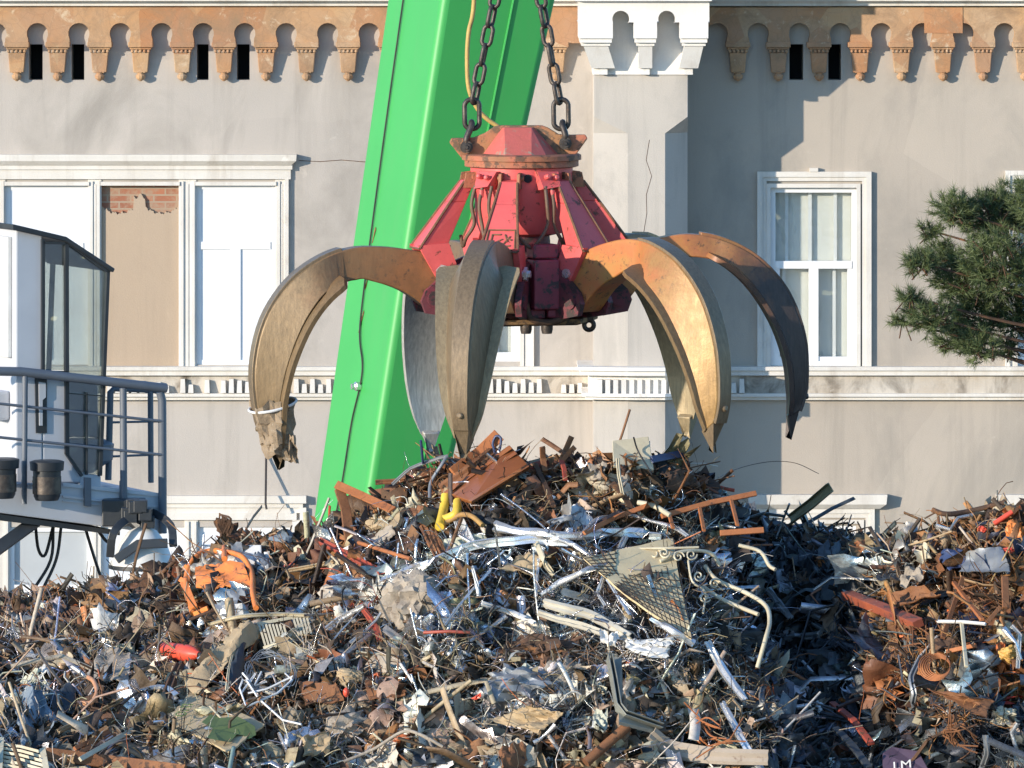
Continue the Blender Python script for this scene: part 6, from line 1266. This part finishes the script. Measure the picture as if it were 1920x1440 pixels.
for cx_, cy_ in ((88, 868), (4, 864)):
    m = MB(); c = cp(cx_, cy_ + 70, .28); m.lathe(c, [(.085, 0), (.1, .03), (.105, .22), (.125, .225), (.13, .29), (.1, .3)], 20); o = m.build('work_light', CABK, cabo, 40)
    m = MB(); m.lathe(c + np.array((0, 0, .05)), [(.108, 0), (.108, .13)], 20); m.build('lens_ring', CHAINM, o, 40)
    m = MB(); m.bar([c + np.array((0, 0, .15)), c + IN * .3 + np.array((0, 0, .1))], .05, .02); m.build('bracket', CABK, o)
m = MB(); slab(m, [(66, 705), (88, 706), (88, 812), (68, 812)], -.01, .012); m.build('door_recess', CABK, cbod)
m = MB(); slab(m, [(73, 716), (86, 718), (86, 745), (80, 750), (80, 798), (74, 798)], .0, .02); m.build('door_lock', CABG, cbod)
TT = np.array((TX, TYv, 0))
def lface(m, u0, u1, py0, py1, out): # a block on the cab's end face, measured inward from the near corner
    z0, z1 = cp(30, py1)[2], cp(30, py0)[2]; c = cp(30, 700) * np.array((1, 1, 0)); q_ = [c + IN * u0, c + IN * u1, c + IN * u1 - TT * out, c + IN * u0 - TT * out]; m.prism([p + (0, 0, z0) for p in q_], [p + (0, 0, z1) for p in q_])
m = MB(); lface(m, .08, .6, 445, 672, .04); m.build('side_hatch', WHITE, cabo, None, .01)
m = MB(); lface(m, .12, .4, 735, 790, .14); m.build('control_box', CABG, cabo, None, .02)
m = MB()
for pts in ([(66, 980), (72, 1030), (85, 1040), (100, 985)], [(100, 985), (95, 1050), (60, 1110)], [(115, 985), (105, 1050), (75, 1115)], [(160, 990), (175, 1040), (190, 1085)], [(180, 990), (200, 1015), (215, 1018)], [(250, 1000), (248, 1040), (262, 1090)]): m.tube(smooth([cp(x, y, -.3) for x, y in pts], 5), .012, 6)
m.build('cable', HOSEM, cabo, 60)
hd = empty('lamp_hood', cp(265, 1066, .35), 'upturned white hood with a black bracket hanging under the cab platform', 'hood')
m = MB(); c = cp(268, 1060, .35); k_ = .0041
m.lathe(c, [(62 * k_, 0), (62 * k_, .02), (54 * k_, .05), (44 * k_, .16), (26 * k_, .26), (10 * k_, .29)], 28); m.build('shade', WHITE, hd, 40)
m = MB(); m.lathe(c + np.array((0, 0, -.005)), [(60 * k_, -.02), (63.5 * k_, -.015), (63.5 * k_, .012), (60 * k_, .018)], 28); m.build('rim', CABK, hd, 40)
m = MB(); m.bar(smooth([c + np.array(v) * k_ for v in ((-58, -40, 20), (-52, -50, 62), (-30, -30, 85), (0, 0, 92), (20, 0, 96), (52, -30, 76), (58, -50, 40))], 4), .06, .05); m.bar([c + np.array(v) * k_ for v in ((-46, -62, 16), (-6, -60, 44), (48, -58, 46))], .07, .05)
for g_ in range(9): a = g_ * .7; b = c + np.array((-20 + 9 * g_ % 40 - 6, -20 + 10 * math.sin(a), 88 + 16 * math.sin(a * 1.7) + 8)) * k_; m.box(b[0] - .05, b[0] + .05, b[1] - .05, b[1] + .05, b[2] - .04, b[2] + .05)
m.build('bracket', CABK, hd, None, .006)
m = MB(); m.tube(smooth([cp(195, 962, .1), cp(240, 968, .2), cp(268, 990, .3)], 4), .06, 8); m.box(*(lambda b: (b[0] - .16, b[0] + .16, b[1] - .1, b[1] + .1, b[2] - .08, b[2] + .12))(cp(232, 965, .15))); m.build('mount', CABK, hd, None, .01)
